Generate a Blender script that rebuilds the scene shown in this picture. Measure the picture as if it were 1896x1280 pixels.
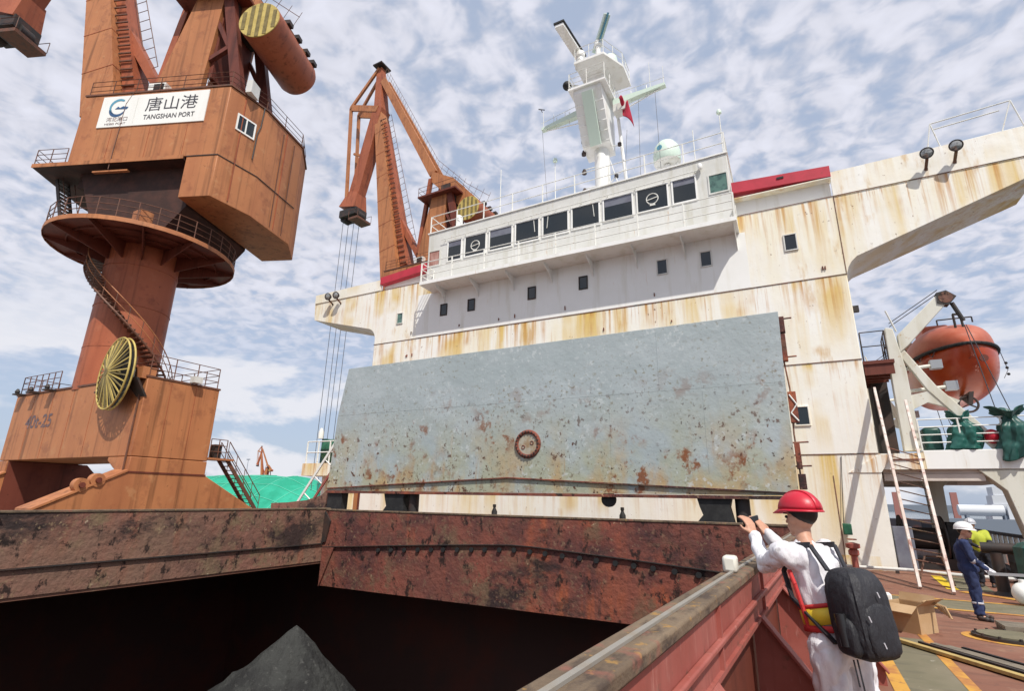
import bpy, math, random
from mathutils import Matrix, Vector
random.seed(7)
R = math.radians
for o in list(bpy.data.objects): bpy.data.objects.remove(o)
SC = bpy.context.scene
COL = SC.collection
# ---------------------------------------------------------------- camera, sky, sun, exposure
cd = bpy.data.cameras.new('camera'); cam = bpy.data.objects.new('camera', cd); COL.objects.link(cam)
cd.sensor_width = 36; cd.lens = 18.48; cd.clip_start = .05; cd.clip_end = 20000
RM = Matrix(((0.88585, 0.11500, 0.44950), (0.46364, -0.25622, -0.84817), (0.01763, 0.95975, -0.28029)))
cam.rotation_euler = RM.to_euler(); cam.location = (0, 0, 2.0)
SC.camera = cam
SUN_TO = Vector((0.52, -0.52, 1.0)).normalized()        # towards the sun
sel = math.asin(SUN_TO.z)
W = bpy.data.worlds.new('World'); SC.world = W; W.use_nodes = True
def build_world():
    nt = W.node_tree; N = nt.nodes; L = nt.links
    N.clear()
    out = N.new('ShaderNodeOutputWorld'); bg = N.new('ShaderNodeBackground'); bg.inputs[1].default_value = .115
    sky = N.new('ShaderNodeTexSky'); sky.sky_type = 'NISHITA'; sky.sun_disc = False
    sky.sun_elevation = sel; sky.sun_rotation = math.atan2(SUN_TO.x, SUN_TO.y); sky.air_density = 1.0; sky.dust_density = 1.6; sky.ozone_density = 1.5
    tc = N.new('ShaderNodeTexCoord'); sp = N.new('ShaderNodeSeparateXYZ'); L.new(tc.outputs['Generated'], sp.inputs[0])
    def math_(op, a, b=None, c=None):
        n = N.new('ShaderNodeMath'); n.operation = op
        for i, v in enumerate((a, b, c)):
            if v is None: continue
            if isinstance(v, (int, float)): n.inputs[i].default_value = v
            else: L.new(v, n.inputs[i])
        return n.outputs[0]
    zc = math_('ADD', math_('MAXIMUM', sp.outputs['Z'], 0.0), .16)
    cb = N.new('ShaderNodeCombineXYZ')
    L.new(math_('DIVIDE', sp.outputs['X'], zc), cb.inputs[0]); L.new(math_('DIVIDE', sp.outputs['Y'], zc), cb.inputs[1])
    def noise(scale, detail, rough, dist=0.0, vec=None):
        n = N.new('ShaderNodeTexNoise'); n.inputs['Scale'].default_value = scale; n.inputs['Detail'].default_value = detail
        n.inputs['Roughness'].default_value = rough; n.inputs['Distortion'].default_value = dist
        L.new(vec or cb.outputs[0], n.inputs['Vector']); return n.outputs['Fac']
    big = noise(.8, 3, .5); puff = noise(13.5, 3, .5, .4); fine = noise(30.0, 3, .55, .3)
    s = math_('ADD', math_('MULTIPLY', big, .55), math_('ADD', math_('MULTIPLY', puff, .82), math_('MULTIPLY', fine, .27)))
    mr = N.new('ShaderNodeMapRange'); mr.interpolation_type = 'SMOOTHSTEP'
    L.new(s, mr.inputs['Value']); mr.inputs['From Min'].default_value = .65; mr.inputs['From Max'].default_value = .92
    # a bank of low cumulus near the horizon
    ls = N.new('ShaderNodeMapping'); ls.inputs['Scale'].default_value = (1, 1, 2.4); ls.inputs['Location'].default_value = (.35, .1, .22)
    L.new(tc.outputs['Generated'], ls.inputs['Vector'])
    cu = noise(3.6, 6, .55, .2, ls.outputs[0])
    cm = N.new('ShaderNodeMapRange'); cm.interpolation_type = 'SMOOTHSTEP'; L.new(cu, cm.inputs['Value'])
    cm.inputs['From Min'].default_value = .47; cm.inputs['From Max'].default_value = .55
    hz = N.new('ShaderNodeMapRange'); L.new(sp.outputs['Z'], hz.inputs['Value']); hz.inputs['From Min'].default_value = .36; hz.inputs['From Max'].default_value = .2
    hz2 = N.new('ShaderNodeMapRange'); L.new(sp.outputs['Z'], hz2.inputs['Value']); hz2.inputs['From Min'].default_value = .12; hz2.inputs['From Max'].default_value = .34
    cov = math_('MULTIPLY', math_('MULTIPLY', mr.outputs[0], hz2.outputs[0]), .92)
    cum = math_('MULTIPLY', cm.outputs[0], math_('MULTIPLY', hz.outputs[0], .85))
    shade = N.new('ShaderNodeMapRange'); L.new(puff, shade.inputs['Value']); shade.inputs['From Min'].default_value = .3; shade.inputs['From Max'].default_value = .7
    shade.inputs['To Min'].default_value = 5.2; shade.inputs['To Max'].default_value = 6.7
    cc = N.new('ShaderNodeVectorMath'); cc.operation = 'SCALE'; cc.inputs[0].default_value = (1.0, 1.01, 1.13); L.new(shade.outputs[0], cc.inputs['Scale'])
    # clear sky seen between the clouds is itself thin veil: lift it a little
    veil = N.new('ShaderNodeMix'); veil.data_type = 'RGBA'; veil.inputs['Factor'].default_value = .74
    L.new(sky.outputs[0], veil.inputs[6]); veil.inputs[7].default_value = (4.2, 4.9, 6.3, 1)
    mx = N.new('ShaderNodeMix'); mx.data_type = 'RGBA'; L.new(cov, mx.inputs['Factor']); L.new(veil.outputs[2], mx.inputs[6]); L.new(cc.outputs[0], mx.inputs[7])
    mc = N.new('ShaderNodeMix'); mc.data_type = 'RGBA'; L.new(cum, mc.inputs['Factor']); L.new(mx.outputs[2], mc.inputs[6]); mc.inputs[7].default_value = (7.0, 7.0, 7.4, 1)
    L.new(mc.outputs[2], bg.inputs[0]); L.new(bg.outputs[0], out.inputs[0])
build_world()
sd = bpy.data.lights.new('sun', 'SUN'); sd.energy = 4.3; sd.angle = R(.6); sd.color = (1, .95, .86)
sun = bpy.data.objects.new('sun', sd); COL.objects.link(sun); sun.rotation_euler = SUN_TO.to_track_quat('Z', 'Y').to_euler(); sun.location = (20, -20, 60)
SC.view_settings.view_transform = 'Standard'; SC.view_settings.look = 'None'; SC.view_settings.gamma = 1; SC.view_settings.use_curve_mapping = False
SC.view_settings.exposure = .10
SC.render.resolution_x = 1024; SC.render.resolution_y = 692

# ---------------------------------------------------------------- materials
def srgb(r, g, b):
    f = lambda c: (c/255/12.92) if c/255 <= .04045 else ((c/255+.055)/1.055)**2.4
    return (f(r), f(g), f(b))
def mat(name, base, layers=(), rough=.6, metal=0., bump=None, spec=.4, emit=None, trans=0.):
    m = bpy.data.materials.new(name); m.use_nodes = True; nt = m.node_tree; N = nt.nodes; L = nt.links
    b = N['Principled BSDF']; b.inputs['Roughness'].default_value = rough; b.inputs['Metallic'].default_value = metal
    b.inputs['Specular IOR Level'].default_value = spec
    if trans: b.inputs['Transmission Weight'].default_value = trans
    col = None
    if layers or bump:
        geo = N.new('ShaderNodeNewGeometry')
    def noise(s, detail=4, dist=0., r=.6):
        mp = N.new('ShaderNodeMapping'); mp.inputs['Scale'].default_value = s; L.new(geo.outputs['Position'], mp.inputs['Vector'])
        n = N.new('ShaderNodeTexNoise'); n.inputs['Scale'].default_value = 1; n.inputs['Detail'].default_value = detail; n.inputs['Distortion'].default_value = dist
        n.inputs['Roughness'].default_value = r; L.new(mp.outputs[0], n.inputs['Vector']); return n.outputs['Fac']
    def rng(v, lo, hi):
        n = N.new('ShaderNodeMapRange'); L.new(v, n.inputs['Value']); n.inputs['From Min'].default_value = lo; n.inputs['From Max'].default_value = hi; return n.outputs[0]
    def mul(a, c):
        n = N.new('ShaderNodeMath'); n.operation = 'MULTIPLY'
        for i, v in enumerate((a, c)):
            if isinstance(v, (int, float)): n.inputs[i].default_value = v
            else: L.new(v, n.inputs[i])
        return n.outputs[0]
    prev = None; seps = None
    for ly in layers:
        s = ly.get('s', (1, 1, 1)); s = (s, s, s) if not isinstance(s, tuple) else s
        f = rng(noise(s, ly.get('d', 4), ly.get('dist', 0.), ly.get('r', .6)), ly['lo'], ly['hi'])
        if 'g' in ly:
            gs, lo, hi = ly['g']; gs = (gs, gs, gs) if not isinstance(gs, tuple) else gs
            f = mul(f, rng(noise(gs, 3), lo, hi))
        if 'z' in ly or 'seam' in ly:
            if seps is None:
                seps = N.new('ShaderNodeSeparateXYZ'); L.new(geo.outputs['Position'], seps.inputs[0])
            if 'z' in ly: f = mul(f, rng(seps.outputs[ly.get('ax', 2)], *ly['z']))
            if 'seam' in ly:
                z0, per, pw = ly['seam']
                a = N.new('ShaderNodeMath'); a.operation = 'SUBTRACT'; L.new(seps.outputs[2], a.inputs[0]); a.inputs[1].default_value = z0
                d = N.new('ShaderNodeMath'); d.operation = 'DIVIDE'; L.new(a.outputs[0], d.inputs[0]); d.inputs[1].default_value = per
                fr = N.new('ShaderNodeMath'); fr.operation = 'FRACT'; L.new(d.outputs[0], fr.inputs[0])
                p = N.new('ShaderNodeMath'); p.operation = 'POWER'; L.new(fr.outputs[0], p.inputs[0]); p.inputs[1].default_value = pw
                f = mul(f, p.outputs[0])
        f = mul(f, ly.get('a', 1.0))
        mx = N.new('ShaderNodeMix'); mx.data_type = 'RGBA'; L.new(f, mx.inputs['Factor'])
        if prev is None: mx.inputs[6].default_value = (*base, 1)
        else: L.new(prev, mx.inputs[6])
        mx.inputs[7].default_value = (*ly['c'], 1); prev = mx.outputs[2]
    if prev is None: b.inputs['Base Color'].default_value = (*base, 1)
    else: L.new(prev, b.inputs['Base Color'])
    if bump:
        bs, st, dist = bump; bs = (bs, bs, bs) if not isinstance(bs, tuple) else bs
        bp = N.new('ShaderNodeBump'); bp.inputs['Strength'].default_value = st; bp.inputs['Distance'].default_value = dist
        L.new(noise(bs, 5), bp.inputs['Height']); L.new(bp.outputs[0], b.inputs['Normal'])
    if emit:
        b.inputs['Emission Color'].default_value = (*emit[0], 1); b.inputs['Emission Strength'].default_value = emit[1]
    return m
RUST = (.30, .115, .03); DRUST = (.07, .026, .014); BLACK = (.012, .011, .011)
M = {}
M['wall'] = mat('cream_ship_paint', (.83, .81, .74), [
    dict(c=(.84, .83, .79), s=.30, lo=.38, hi=.60),
    dict(c=(.78, .69, .44), s=(.45, .45, .14), lo=.47, hi=.62, a=.42),
    dict(c=(.68, .48, .14), s=(1.0, 1.0, .07), lo=.45, hi=.60, a=1.0, seam=(3.67, 3.24, .6), g=(.24, .40, .51), dist=.4),
    dict(c=(.52, .25, .055), s=(5.5, 5.5, .16), lo=.50, hi=.64, a=.95, seam=(3.67, 3.24, 1.7), g=(.42, .41, .52), dist=.25),
    dict(c=(.46, .20, .05), s=(15, 15, .5), lo=.58, hi=.68, a=.75, seam=(3.67, 3.24, 1.0), g=(.6, .46, .57)),
    dict(c=(.56, .33, .10), s=(1.8, 1.8, .5), lo=.58, hi=.70, a=.7, g=(.4, .46, .57), d=7),
    dict(c=(.20, .10, .05), s=(7, 7, 4), lo=.67, hi=.70, a=.8, g=(.5, .46, .56)),
    dict(c=(.40, .36, .28), s=5.0, lo=.66, hi=.75, a=.45)], rough=.5, bump=((.9, .9, .7), .5, .05))
M['white'] = mat('white_ship_paint', (.80, .80, .78), [
    dict(c=(.84, .84, .83), s=.6, lo=.4, hi=.65),
    dict(c=(.60, .57, .48), s=(2.2, 2.2, .25), lo=.52, hi=.74, a=.6),
    dict(c=(.48, .25, .08), s=(7, 7, .5), lo=.64, hi=.74, a=.75, g=(.9, .45, .62))], rough=.5, bump=(1.2, .2, .02))
M['greywall'] = mat('grey_white_paint', (.60, .60, .57), [
    dict(c=(.68, .68, .66), s=.7, lo=.4, hi=.65),
    dict(c=(.46, .44, .36), s=(3, 3, .35), lo=.52, hi=.74, a=.7),
    dict(c=(.45, .24, .07), s=(6, 6, .6), lo=.64, hi=.72, a=.8, g=(.7, .48, .62))], rough=.55, bump=(1.2, .2, .02))
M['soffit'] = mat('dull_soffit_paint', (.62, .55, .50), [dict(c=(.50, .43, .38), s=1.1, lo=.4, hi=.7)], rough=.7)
M['cover'] = mat('pale_blue_hatch_paint', (.335, .385, .40), [
    dict(c=(.385, .435, .455), s=.5, lo=.4, hi=.62),
    dict(c=(.33, .385, .40), s=(.35, .35, 1.6), lo=.45, hi=.64, a=.7),
    dict(c=(.35, .36, .26), s=.7, lo=.36, hi=.54, a=.9, z=(5.0, 2.6)),
    dict(c=(.42, .29, .14), s=(.9, .9, .45), lo=.46, hi=.60, a=.9, z=(4.3, 2.5)),
    dict(c=(.52, .56, .57), s=7, lo=.58, hi=.64, a=.6, g=(.6, .42, .55)),
    dict(c=(.20, .18, .12), s=9, lo=.58, hi=.65, a=.75, g=(.7, .44, .58)),
    dict(c=(.34, .17, .055), s=(1.3, 1.3, .9), lo=.52, hi=.64, a=.85, g=(.42, .48, .58), d=7, z=(4.8, 3.2), r=.68),
    dict(c=(.20, .065, .02), s=(2.3, 2.3, 1.9), lo=.54, hi=.61, a=.95, g=(.42, .47, .55), d=7, z=(5.6, 3.8), r=.68),
    dict(c=(.36, .20, .08), s=(5, 5, .45), lo=.56, hi=.68, a=.6, z=(4.6, 3.0), g=(.5, .46, .56)),
    dict(c=(.09, .033, .016), s=(5, 5, 4.2), lo=.585, hi=.625, a=.95, z=(5.6, 3.6), d=6, g=(.5, .44, .54)),
    dict(c=(.05, .025, .018), s=(11, 11, 9), lo=.63, hi=.66, a=.9, z=(6.8, 3.2), g=(1.0, .42, .54))], rough=.5, bump=(2.0, .6, .05))
def rusty(name, base, red, dark, pale, viv, brn, k=1.0, bumpd=.035):
    return mat(name, base, [
        dict(c=red, s=.42*k, lo=.42, hi=.60, d=6),
        dict(c=viv, s=(2.2*k, 2.2*k, .30*k), lo=.50, hi=.68, a=.8, g=(.28, .46, .60)),
        dict(c=dark, s=.45*k, lo=.46, hi=.62, d=8, a=.9, r=.7),
        dict(c=(.026, .020, .021), s=(.26*k, .26*k, .5*k), lo=.54, hi=.61, d=9, a=.9, r=.72),
        dict(c=brn, s=1.9*k, lo=.50, hi=.60, d=8, a=.85, g=(.4, .40, .56), r=.7),
        dict(c=(.02, .013, .012), s=(4*k, 4*k, 2.5*k), lo=.56, hi=.62, d=8, a=.9, r=.7),
        dict(c=tuple(x*1.5 for x in brn), s=9*k, lo=.58, hi=.64, d=7, a=.7, g=(.9, .42, .56)),
        dict(c=pale, s=5*k, lo=.63, hi=.67, d=8, a=.95, g=(.4, .46, .58), r=.7)], rough=.78, spec=.25, bump=(7*k, 1.0, bumpd))
M['coam'] = rusty('rusty_red_coaming', (.18, .064, .048), (.25, .074, .05), (.062, .03, .032), (.50, .38, .24), (.42, .105, .04), (.15, .095, .06))
M['coam_side'] = rusty('brown_rusty_coaming', (.20, .115, .083), (.23, .105, .078), (.105, .062, .05), (.56, .47, .33), (.28, .10, .06), (.19, .135, .08))
M['coam_red'] = mat('red_oxide_paint', (.29, .075, .058), [
    dict(c=(.34, .105, .085), s=2.0, lo=.42, hi=.65), dict(c=(.24, .07, .055), s=(14, 14, 1.2), lo=.5, hi=.7, a=.55),
    dict(c=(.16, .07, .05), s=9, lo=.60, hi=.68, a=.7), dict(c=(.50, .26, .22), s=(22, 22, 4), lo=.60, hi=.72, a=.5)], rough=.62, bump=(11, .3, .008))
M['coam_top'] = mat('worn_brown_flange', (.125, .088, .058), [
    dict(c=(.18, .13, .085), s=(6, 2, 6), lo=.42, hi=.62, d=6), dict(c=(.055, .038, .03), s=(14, 5, 14), lo=.50, hi=.64, d=6, a=.85),
    dict(c=(.34, .19, .05), s=13, lo=.62, hi=.68, a=.7), dict(c=(.24, .09, .065), s=5, lo=.58, hi=.66, a=.6)], rough=.85, bump=(24, .8, .012))
M['strip'] = mat('grey_steel_strip', (.30, .28, .25), [dict(c=(.28, .22, .15), s=7, lo=.5, hi=.7, a=.7)], rough=.5, metal=.2)
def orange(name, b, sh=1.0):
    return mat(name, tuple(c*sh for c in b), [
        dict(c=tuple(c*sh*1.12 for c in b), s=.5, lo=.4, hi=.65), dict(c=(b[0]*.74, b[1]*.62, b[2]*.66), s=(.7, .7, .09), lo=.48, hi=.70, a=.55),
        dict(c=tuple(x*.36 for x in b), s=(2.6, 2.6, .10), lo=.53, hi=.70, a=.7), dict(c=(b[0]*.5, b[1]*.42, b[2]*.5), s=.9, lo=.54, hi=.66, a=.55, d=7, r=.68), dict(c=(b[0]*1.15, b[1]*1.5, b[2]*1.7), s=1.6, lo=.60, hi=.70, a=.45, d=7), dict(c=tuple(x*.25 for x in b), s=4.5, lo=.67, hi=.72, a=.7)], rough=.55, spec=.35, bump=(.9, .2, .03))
M['orange'] = orange('orange_crane_paint', (.41, .165, .068))
M['orange2'] = orange('red_orange_crane_paint', (.34, .098, .045))
M['darkred'] = orange('dark_red_paint_and_shade', (.14, .036, .022))  # dark red paint; on the portal leg's inner plate it is painted shade
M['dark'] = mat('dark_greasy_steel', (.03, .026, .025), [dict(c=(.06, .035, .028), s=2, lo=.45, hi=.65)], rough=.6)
M['underside_shade'] = mat('shaded_brown_underside', (.040, .018, .014), [dict(c=(.07, .028, .02), s=1.2, lo=.45, hi=.65)], rough=.7)  # shade under the crane house, put into the colour
M['black'] = mat('black_rubber', (.014, .014, .015), [dict(c=(.03, .03, .03), s=6, lo=.45, hi=.7)], rough=.7)
M['lid'] = mat('grey_beige_lid_paint', (.40, .37, .30), [dict(c=(.28, .17, .08), s=3, lo=.5, hi=.66, a=.8)], rough=.6)
M['railrust'] = mat('brown_rail_paint', (.15, .06, .035), [dict(c=(.09, .05, .035), s=3, lo=.45, hi=.65)], rough=.6)
M['railwhite'] = mat('white_rail_paint', (.74, .74, .70), [dict(c=(.45, .3, .16), s=5, lo=.62, hi=.72, a=.7)], rough=.5)
M['stair'] = mat('pink_white_ladder_paint', (.58, .47, .42), [dict(c=(.70, .66, .62), s=2.2, lo=.45, hi=.6), dict(c=(.28, .10, .07), s=5, lo=.56, hi=.66, a=.85)], rough=.6)
M['yellow_old'] = mat('faded_yellow_paint', (.54, .42, .13), [dict(c=(.44, .33, .09), s=2, lo=.4, hi=.65), dict(c=(.24, .16, .06), s=6, lo=.58, hi=.70, a=.7)], rough=.6)
M['olive_old'] = mat('faded_olive_paint', (.22, .17, .06), [dict(c=(.13, .10, .035), s=3, lo=.4, hi=.65)], rough=.65)
M['signwhite'] = mat('white_sign_panel', (.80, .80, .77), [dict(c=(.70, .69, .64), s=(1, 1, .15), lo=.5, hi=.7, a=.5)], rough=.4)
M['ink'] = mat('dark_lettering', (.05, .05, .06), rough=.5)
M['inkblue'] = mat('navy_logo_blue', (.035, .09, .20), rough=.5)
M['inkteal'] = mat('teal_logo_blue', (.10, .30, .42), rough=.5)
M['inkfaded'] = mat('faded_blue_lettering', (.11, .085, .10), [dict(c=(.34, .13, .06), s=9, lo=.5, hi=.62, a=.7)], rough=.6)
M['glass'] = mat('dark_window_glass', (.012, .016, .018), rough=.07, spec=.7)
M['glassg'] = mat('green_window_glass', (.10, .19, .16), [dict(c=(.05, .10, .09), s=3, lo=.45, hi=.6)], rough=.12, spec=.6)
M['curtain'] = mat('pink_curtain_window', (.30, .13, .10), [dict(c=(.45, .26, .22), s=(7, 7, 1), lo=.45, hi=.6)], rough=.35)
M['red'] = mat('crimson_fascia_paint', (.50, .035, .06), [dict(c=(.42, .03, .05), s=1.5, lo=.45, hi=.65), dict(c=(.25, .05, .04), s=7, lo=.64, hi=.70, a=.6)], rough=.5)
M['lampglass'] = mat('floodlight_lens', (.42, .42, .40), [dict(c=(.2, .2, .19), s=12, lo=.45, hi=.6)], rough=.1, metal=.5)
M['deck'] = mat('worn_red_deck_paint', (.20, .085, .055), [
    dict(c=(.24, .12, .08), s=.9, lo=.42, hi=.62, d=6), dict(c=(.13, .062, .045), s=(1.1, 3.4, 1), lo=.50, hi=.66, d=6, a=.7),
    dict(c=(.30, .18, .12), s=4.5, lo=.58, hi=.70, d=6, a=.6), dict(c=(.06, .04, .035), s=2.5, lo=.62, hi=.72, a=.7)], rough=.75, bump=(14, .3, .006))
M['walk'] = mat('green_grey_walkway_paint', (.15, .135, .085), [
    dict(c=(.19, .165, .11), s=1.6, lo=.42, hi=.62, d=6), dict(c=(.09, .085, .06), s=(1.2, 4, 1), lo=.52, hi=.66, a=.6), dict(c=(.40, .38, .32), s=5, lo=.67, hi=.72, a=.6)], rough=.7)
M['line'] = mat('worn_yellow_line_paint', (.55, .29, .05), [dict(c=(.40, .17, .05), s=3, lo=.45, hi=.62), dict(c=(.2, .09, .055), s=9, lo=.60, hi=.70, a=.8)], rough=.65)
M['brightyellow'] = mat('bright_yellow_paint', (.70, .50, .03), [dict(c=(.5, .3, .05), s=8, lo=.6, hi=.7)], rough=.5)
M['coal'] = mat('dark_coal_cargo', (.045, .046, .044), [dict(c=(.028, .028, .028), s=1.4, lo=.42, hi=.62, d=8), dict(c=(.07, .07, .066), s=9, lo=.58, hi=.68, d=6)], rough=.95, spec=.15, bump=(7, 1., .08))
M['hold'] = mat('sooty_hold_steel', (.12, .065, .055), [dict(c=(.17, .065, .05), s=.5, lo=.45, hi=.65)], rough=.9, spec=.1)
M['net'] = mat('green_dust_net', (.012, .28, .17), [dict(c=(.025, .36, .23), s=.22, lo=.42, hi=.6), dict(c=(.01, .24, .15), s=.9, lo=.55, hi=.7, a=.6)], rough=.8, bump=(.6, .5, .15))
M['netseam'] = mat('pale_net_seam', (.12, .50, .36), rough=.8)
M['tarp'] = mat('dark_green_tarpaulin', (.012, .06, .05), [dict(c=(.022, .10, .085), s=3, lo=.45, hi=.65)], rough=.42, bump=(7, .3, .02))
M['tarp2'] = mat('teal_tarpaulin', (.015, .10, .08), [dict(c=(.015, .08, .07), s=3, lo=.45, hi=.65)], rough=.38, bump=(7, .3, .02))
M['green'] = mat('green_machine_paint', (.02, .11, .06), [dict(c=(.012, .06, .04), s=3, lo=.45, hi=.65)], rough=.5)
M['boat'] = mat('orange_lifeboat_hull', (.36, .042, .009), [dict(c=(.44, .07, .012), s=.8, lo=.42, hi=.62), dict(c=(.38, .05, .02), s=(3, 3, .4), lo=.52, hi=.7, a=.6)], rough=.3, spec=.5, bump=(1.5, .1, .02))
M['boattop'] = mat('faded_orange_canopy', (.38, .09, .05), [dict(c=(.45, .14, .085), s=1.2, lo=.42, hi=.65), dict(c=(.40, .10, .06), s=4, lo=.6, hi=.7, a=.6)], rough=.5)
M['davit'] = mat('white_davit_paint', (.66, .65, .58), [dict(c=(.55, .52, .42), s=(2, 2, .4), lo=.48, hi=.68), dict(c=(.42, .24, .08), s=6, lo=.64, hi=.71, a=.7)], rough=.5)
M['radome'] = mat('pale_radome_gelcoat', (.62, .74, .65), rough=.35)
M['flag'] = mat('red_flag_cloth', (.42, .02, .05), rough=.8)
M['rope'] = mat('grey_wire_rope', (.10, .10, .11), rough=.5, metal=.4)
M['quay'] = mat('grey_concrete_quay', (.26, .25, .23), [dict(c=(.2, .19, .17), s=.3, lo=.42, hi=.62)], rough=.9)
M['sea'] = mat('grey_green_harbour_water', (.03, .05, .055), rough=.12, spec=.5, bump=(.5, .4, .15))
M['hull'] = mat('dark_ship_hull', (.025, .022, .03), [dict(c=(.10, .035, .025), s=.3, lo=.5, hi=.7)], rough=.6)
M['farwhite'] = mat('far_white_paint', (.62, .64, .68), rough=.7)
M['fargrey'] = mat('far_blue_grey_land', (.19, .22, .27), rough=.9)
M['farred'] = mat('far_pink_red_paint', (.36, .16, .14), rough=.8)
M['skin'] = mat('skin', (.50, .27, .18), [dict(c=(.42, .20, .13), s=30, lo=.45, hi=.65, a=.4)], rough=.5)
M['hair'] = mat('black_hair', (.012, .01, .009), rough=.5)
M['whitecloth'] = mat('white_cotton_cloth', (.74, .73, .76), [dict(c=(.62, .60, .66), s=4, lo=.45, hi=.7, a=.6), dict(c=(.34, .32, .33), s=(3, 3, 2), lo=.56, hi=.70, a=.55, d=7), dict(c=(.16, .14, .13), s=9, lo=.66, hi=.72, a=.5)], rough=.9, bump=((14, 14, 6), .7, .02))
M['bluecloth'] = mat('navy_cotton_cloth', (.022, .035, .10), [dict(c=(.015, .022, .06), s=4, lo=.45, hi=.7)], rough=.85, bump=((9, 9, 4), .6, .02))
M['darkcloth'] = mat('dark_trouser_cloth', (.02, .02, .028), rough=.9)
M['hivis'] = mat('yellow_green_vest', (.40, .44, .04), rough=.75, bump=(8, .4, .02))
M['redcloth'] = mat('red_vest_cloth', (.50, .035, .035), rough=.75)
M['yelband'] = mat('yellow_reflective_band', (.75, .55, .04), rough=.5)
M['silver'] = mat('silver_reflective_tape', (.48, .48, .52), rough=.4)
M['helred'] = mat('red_safety_helmet', (.50, .014, .035), [dict(c=(.42, .03, .04), s=9, lo=.5, hi=.7, a=.6), dict(c=(.5, .3, .28), s=40, lo=.66, hi=.70, a=.5)], rough=.4, spec=.45)
M['helwhite'] = mat('white_safety_helmet', (.80, .80, .80), rough=.3, spec=.5)
M['helgrey'] = mat('grey_safety_helmet', (.45, .46, .5), rough=.4)
M['pack'] = mat('black_nylon', (.014, .014, .018), [dict(c=(.028, .028, .034), s=5, lo=.45, hi=.7)], rough=.6, bump=((14, 14, 5), .8, .03))
M['card'] = mat('brown_cardboard', (.42, .27, .14), [dict(c=(.48, .33, .19), s=2.5, lo=.42, hi=.65)], rough=.85)
M['plank'] = mat('weathered_plank', (.20, .17, .13), [dict(c=(.12, .10, .08), s=(3, 18, 3), lo=.45, hi=.65), dict(c=(.30, .26, .20), s=(2, 14, 2), lo=.55, hi=.7, a=.6)], rough=.85)
M['plankyel'] = mat('yellowed_plank', (.44, .32, .12), [dict(c=(.30, .21, .08), s=(3, 12, 3), lo=.45, hi=.65)], rough=.8)
M['phone'] = mat('dark_phone_glass', (.02, .02, .022), rough=.2)
M['steel'] = mat('bare_grey_steel', (.38, .39, .40), rough=.4, metal=.6)
M['bluegrey'] = mat('blue_grey_locker_paint', (.16, .17, .21), [dict(c=(.12, .12, .16), s=2, lo=.45, hi=.65)], rough=.6)
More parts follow.
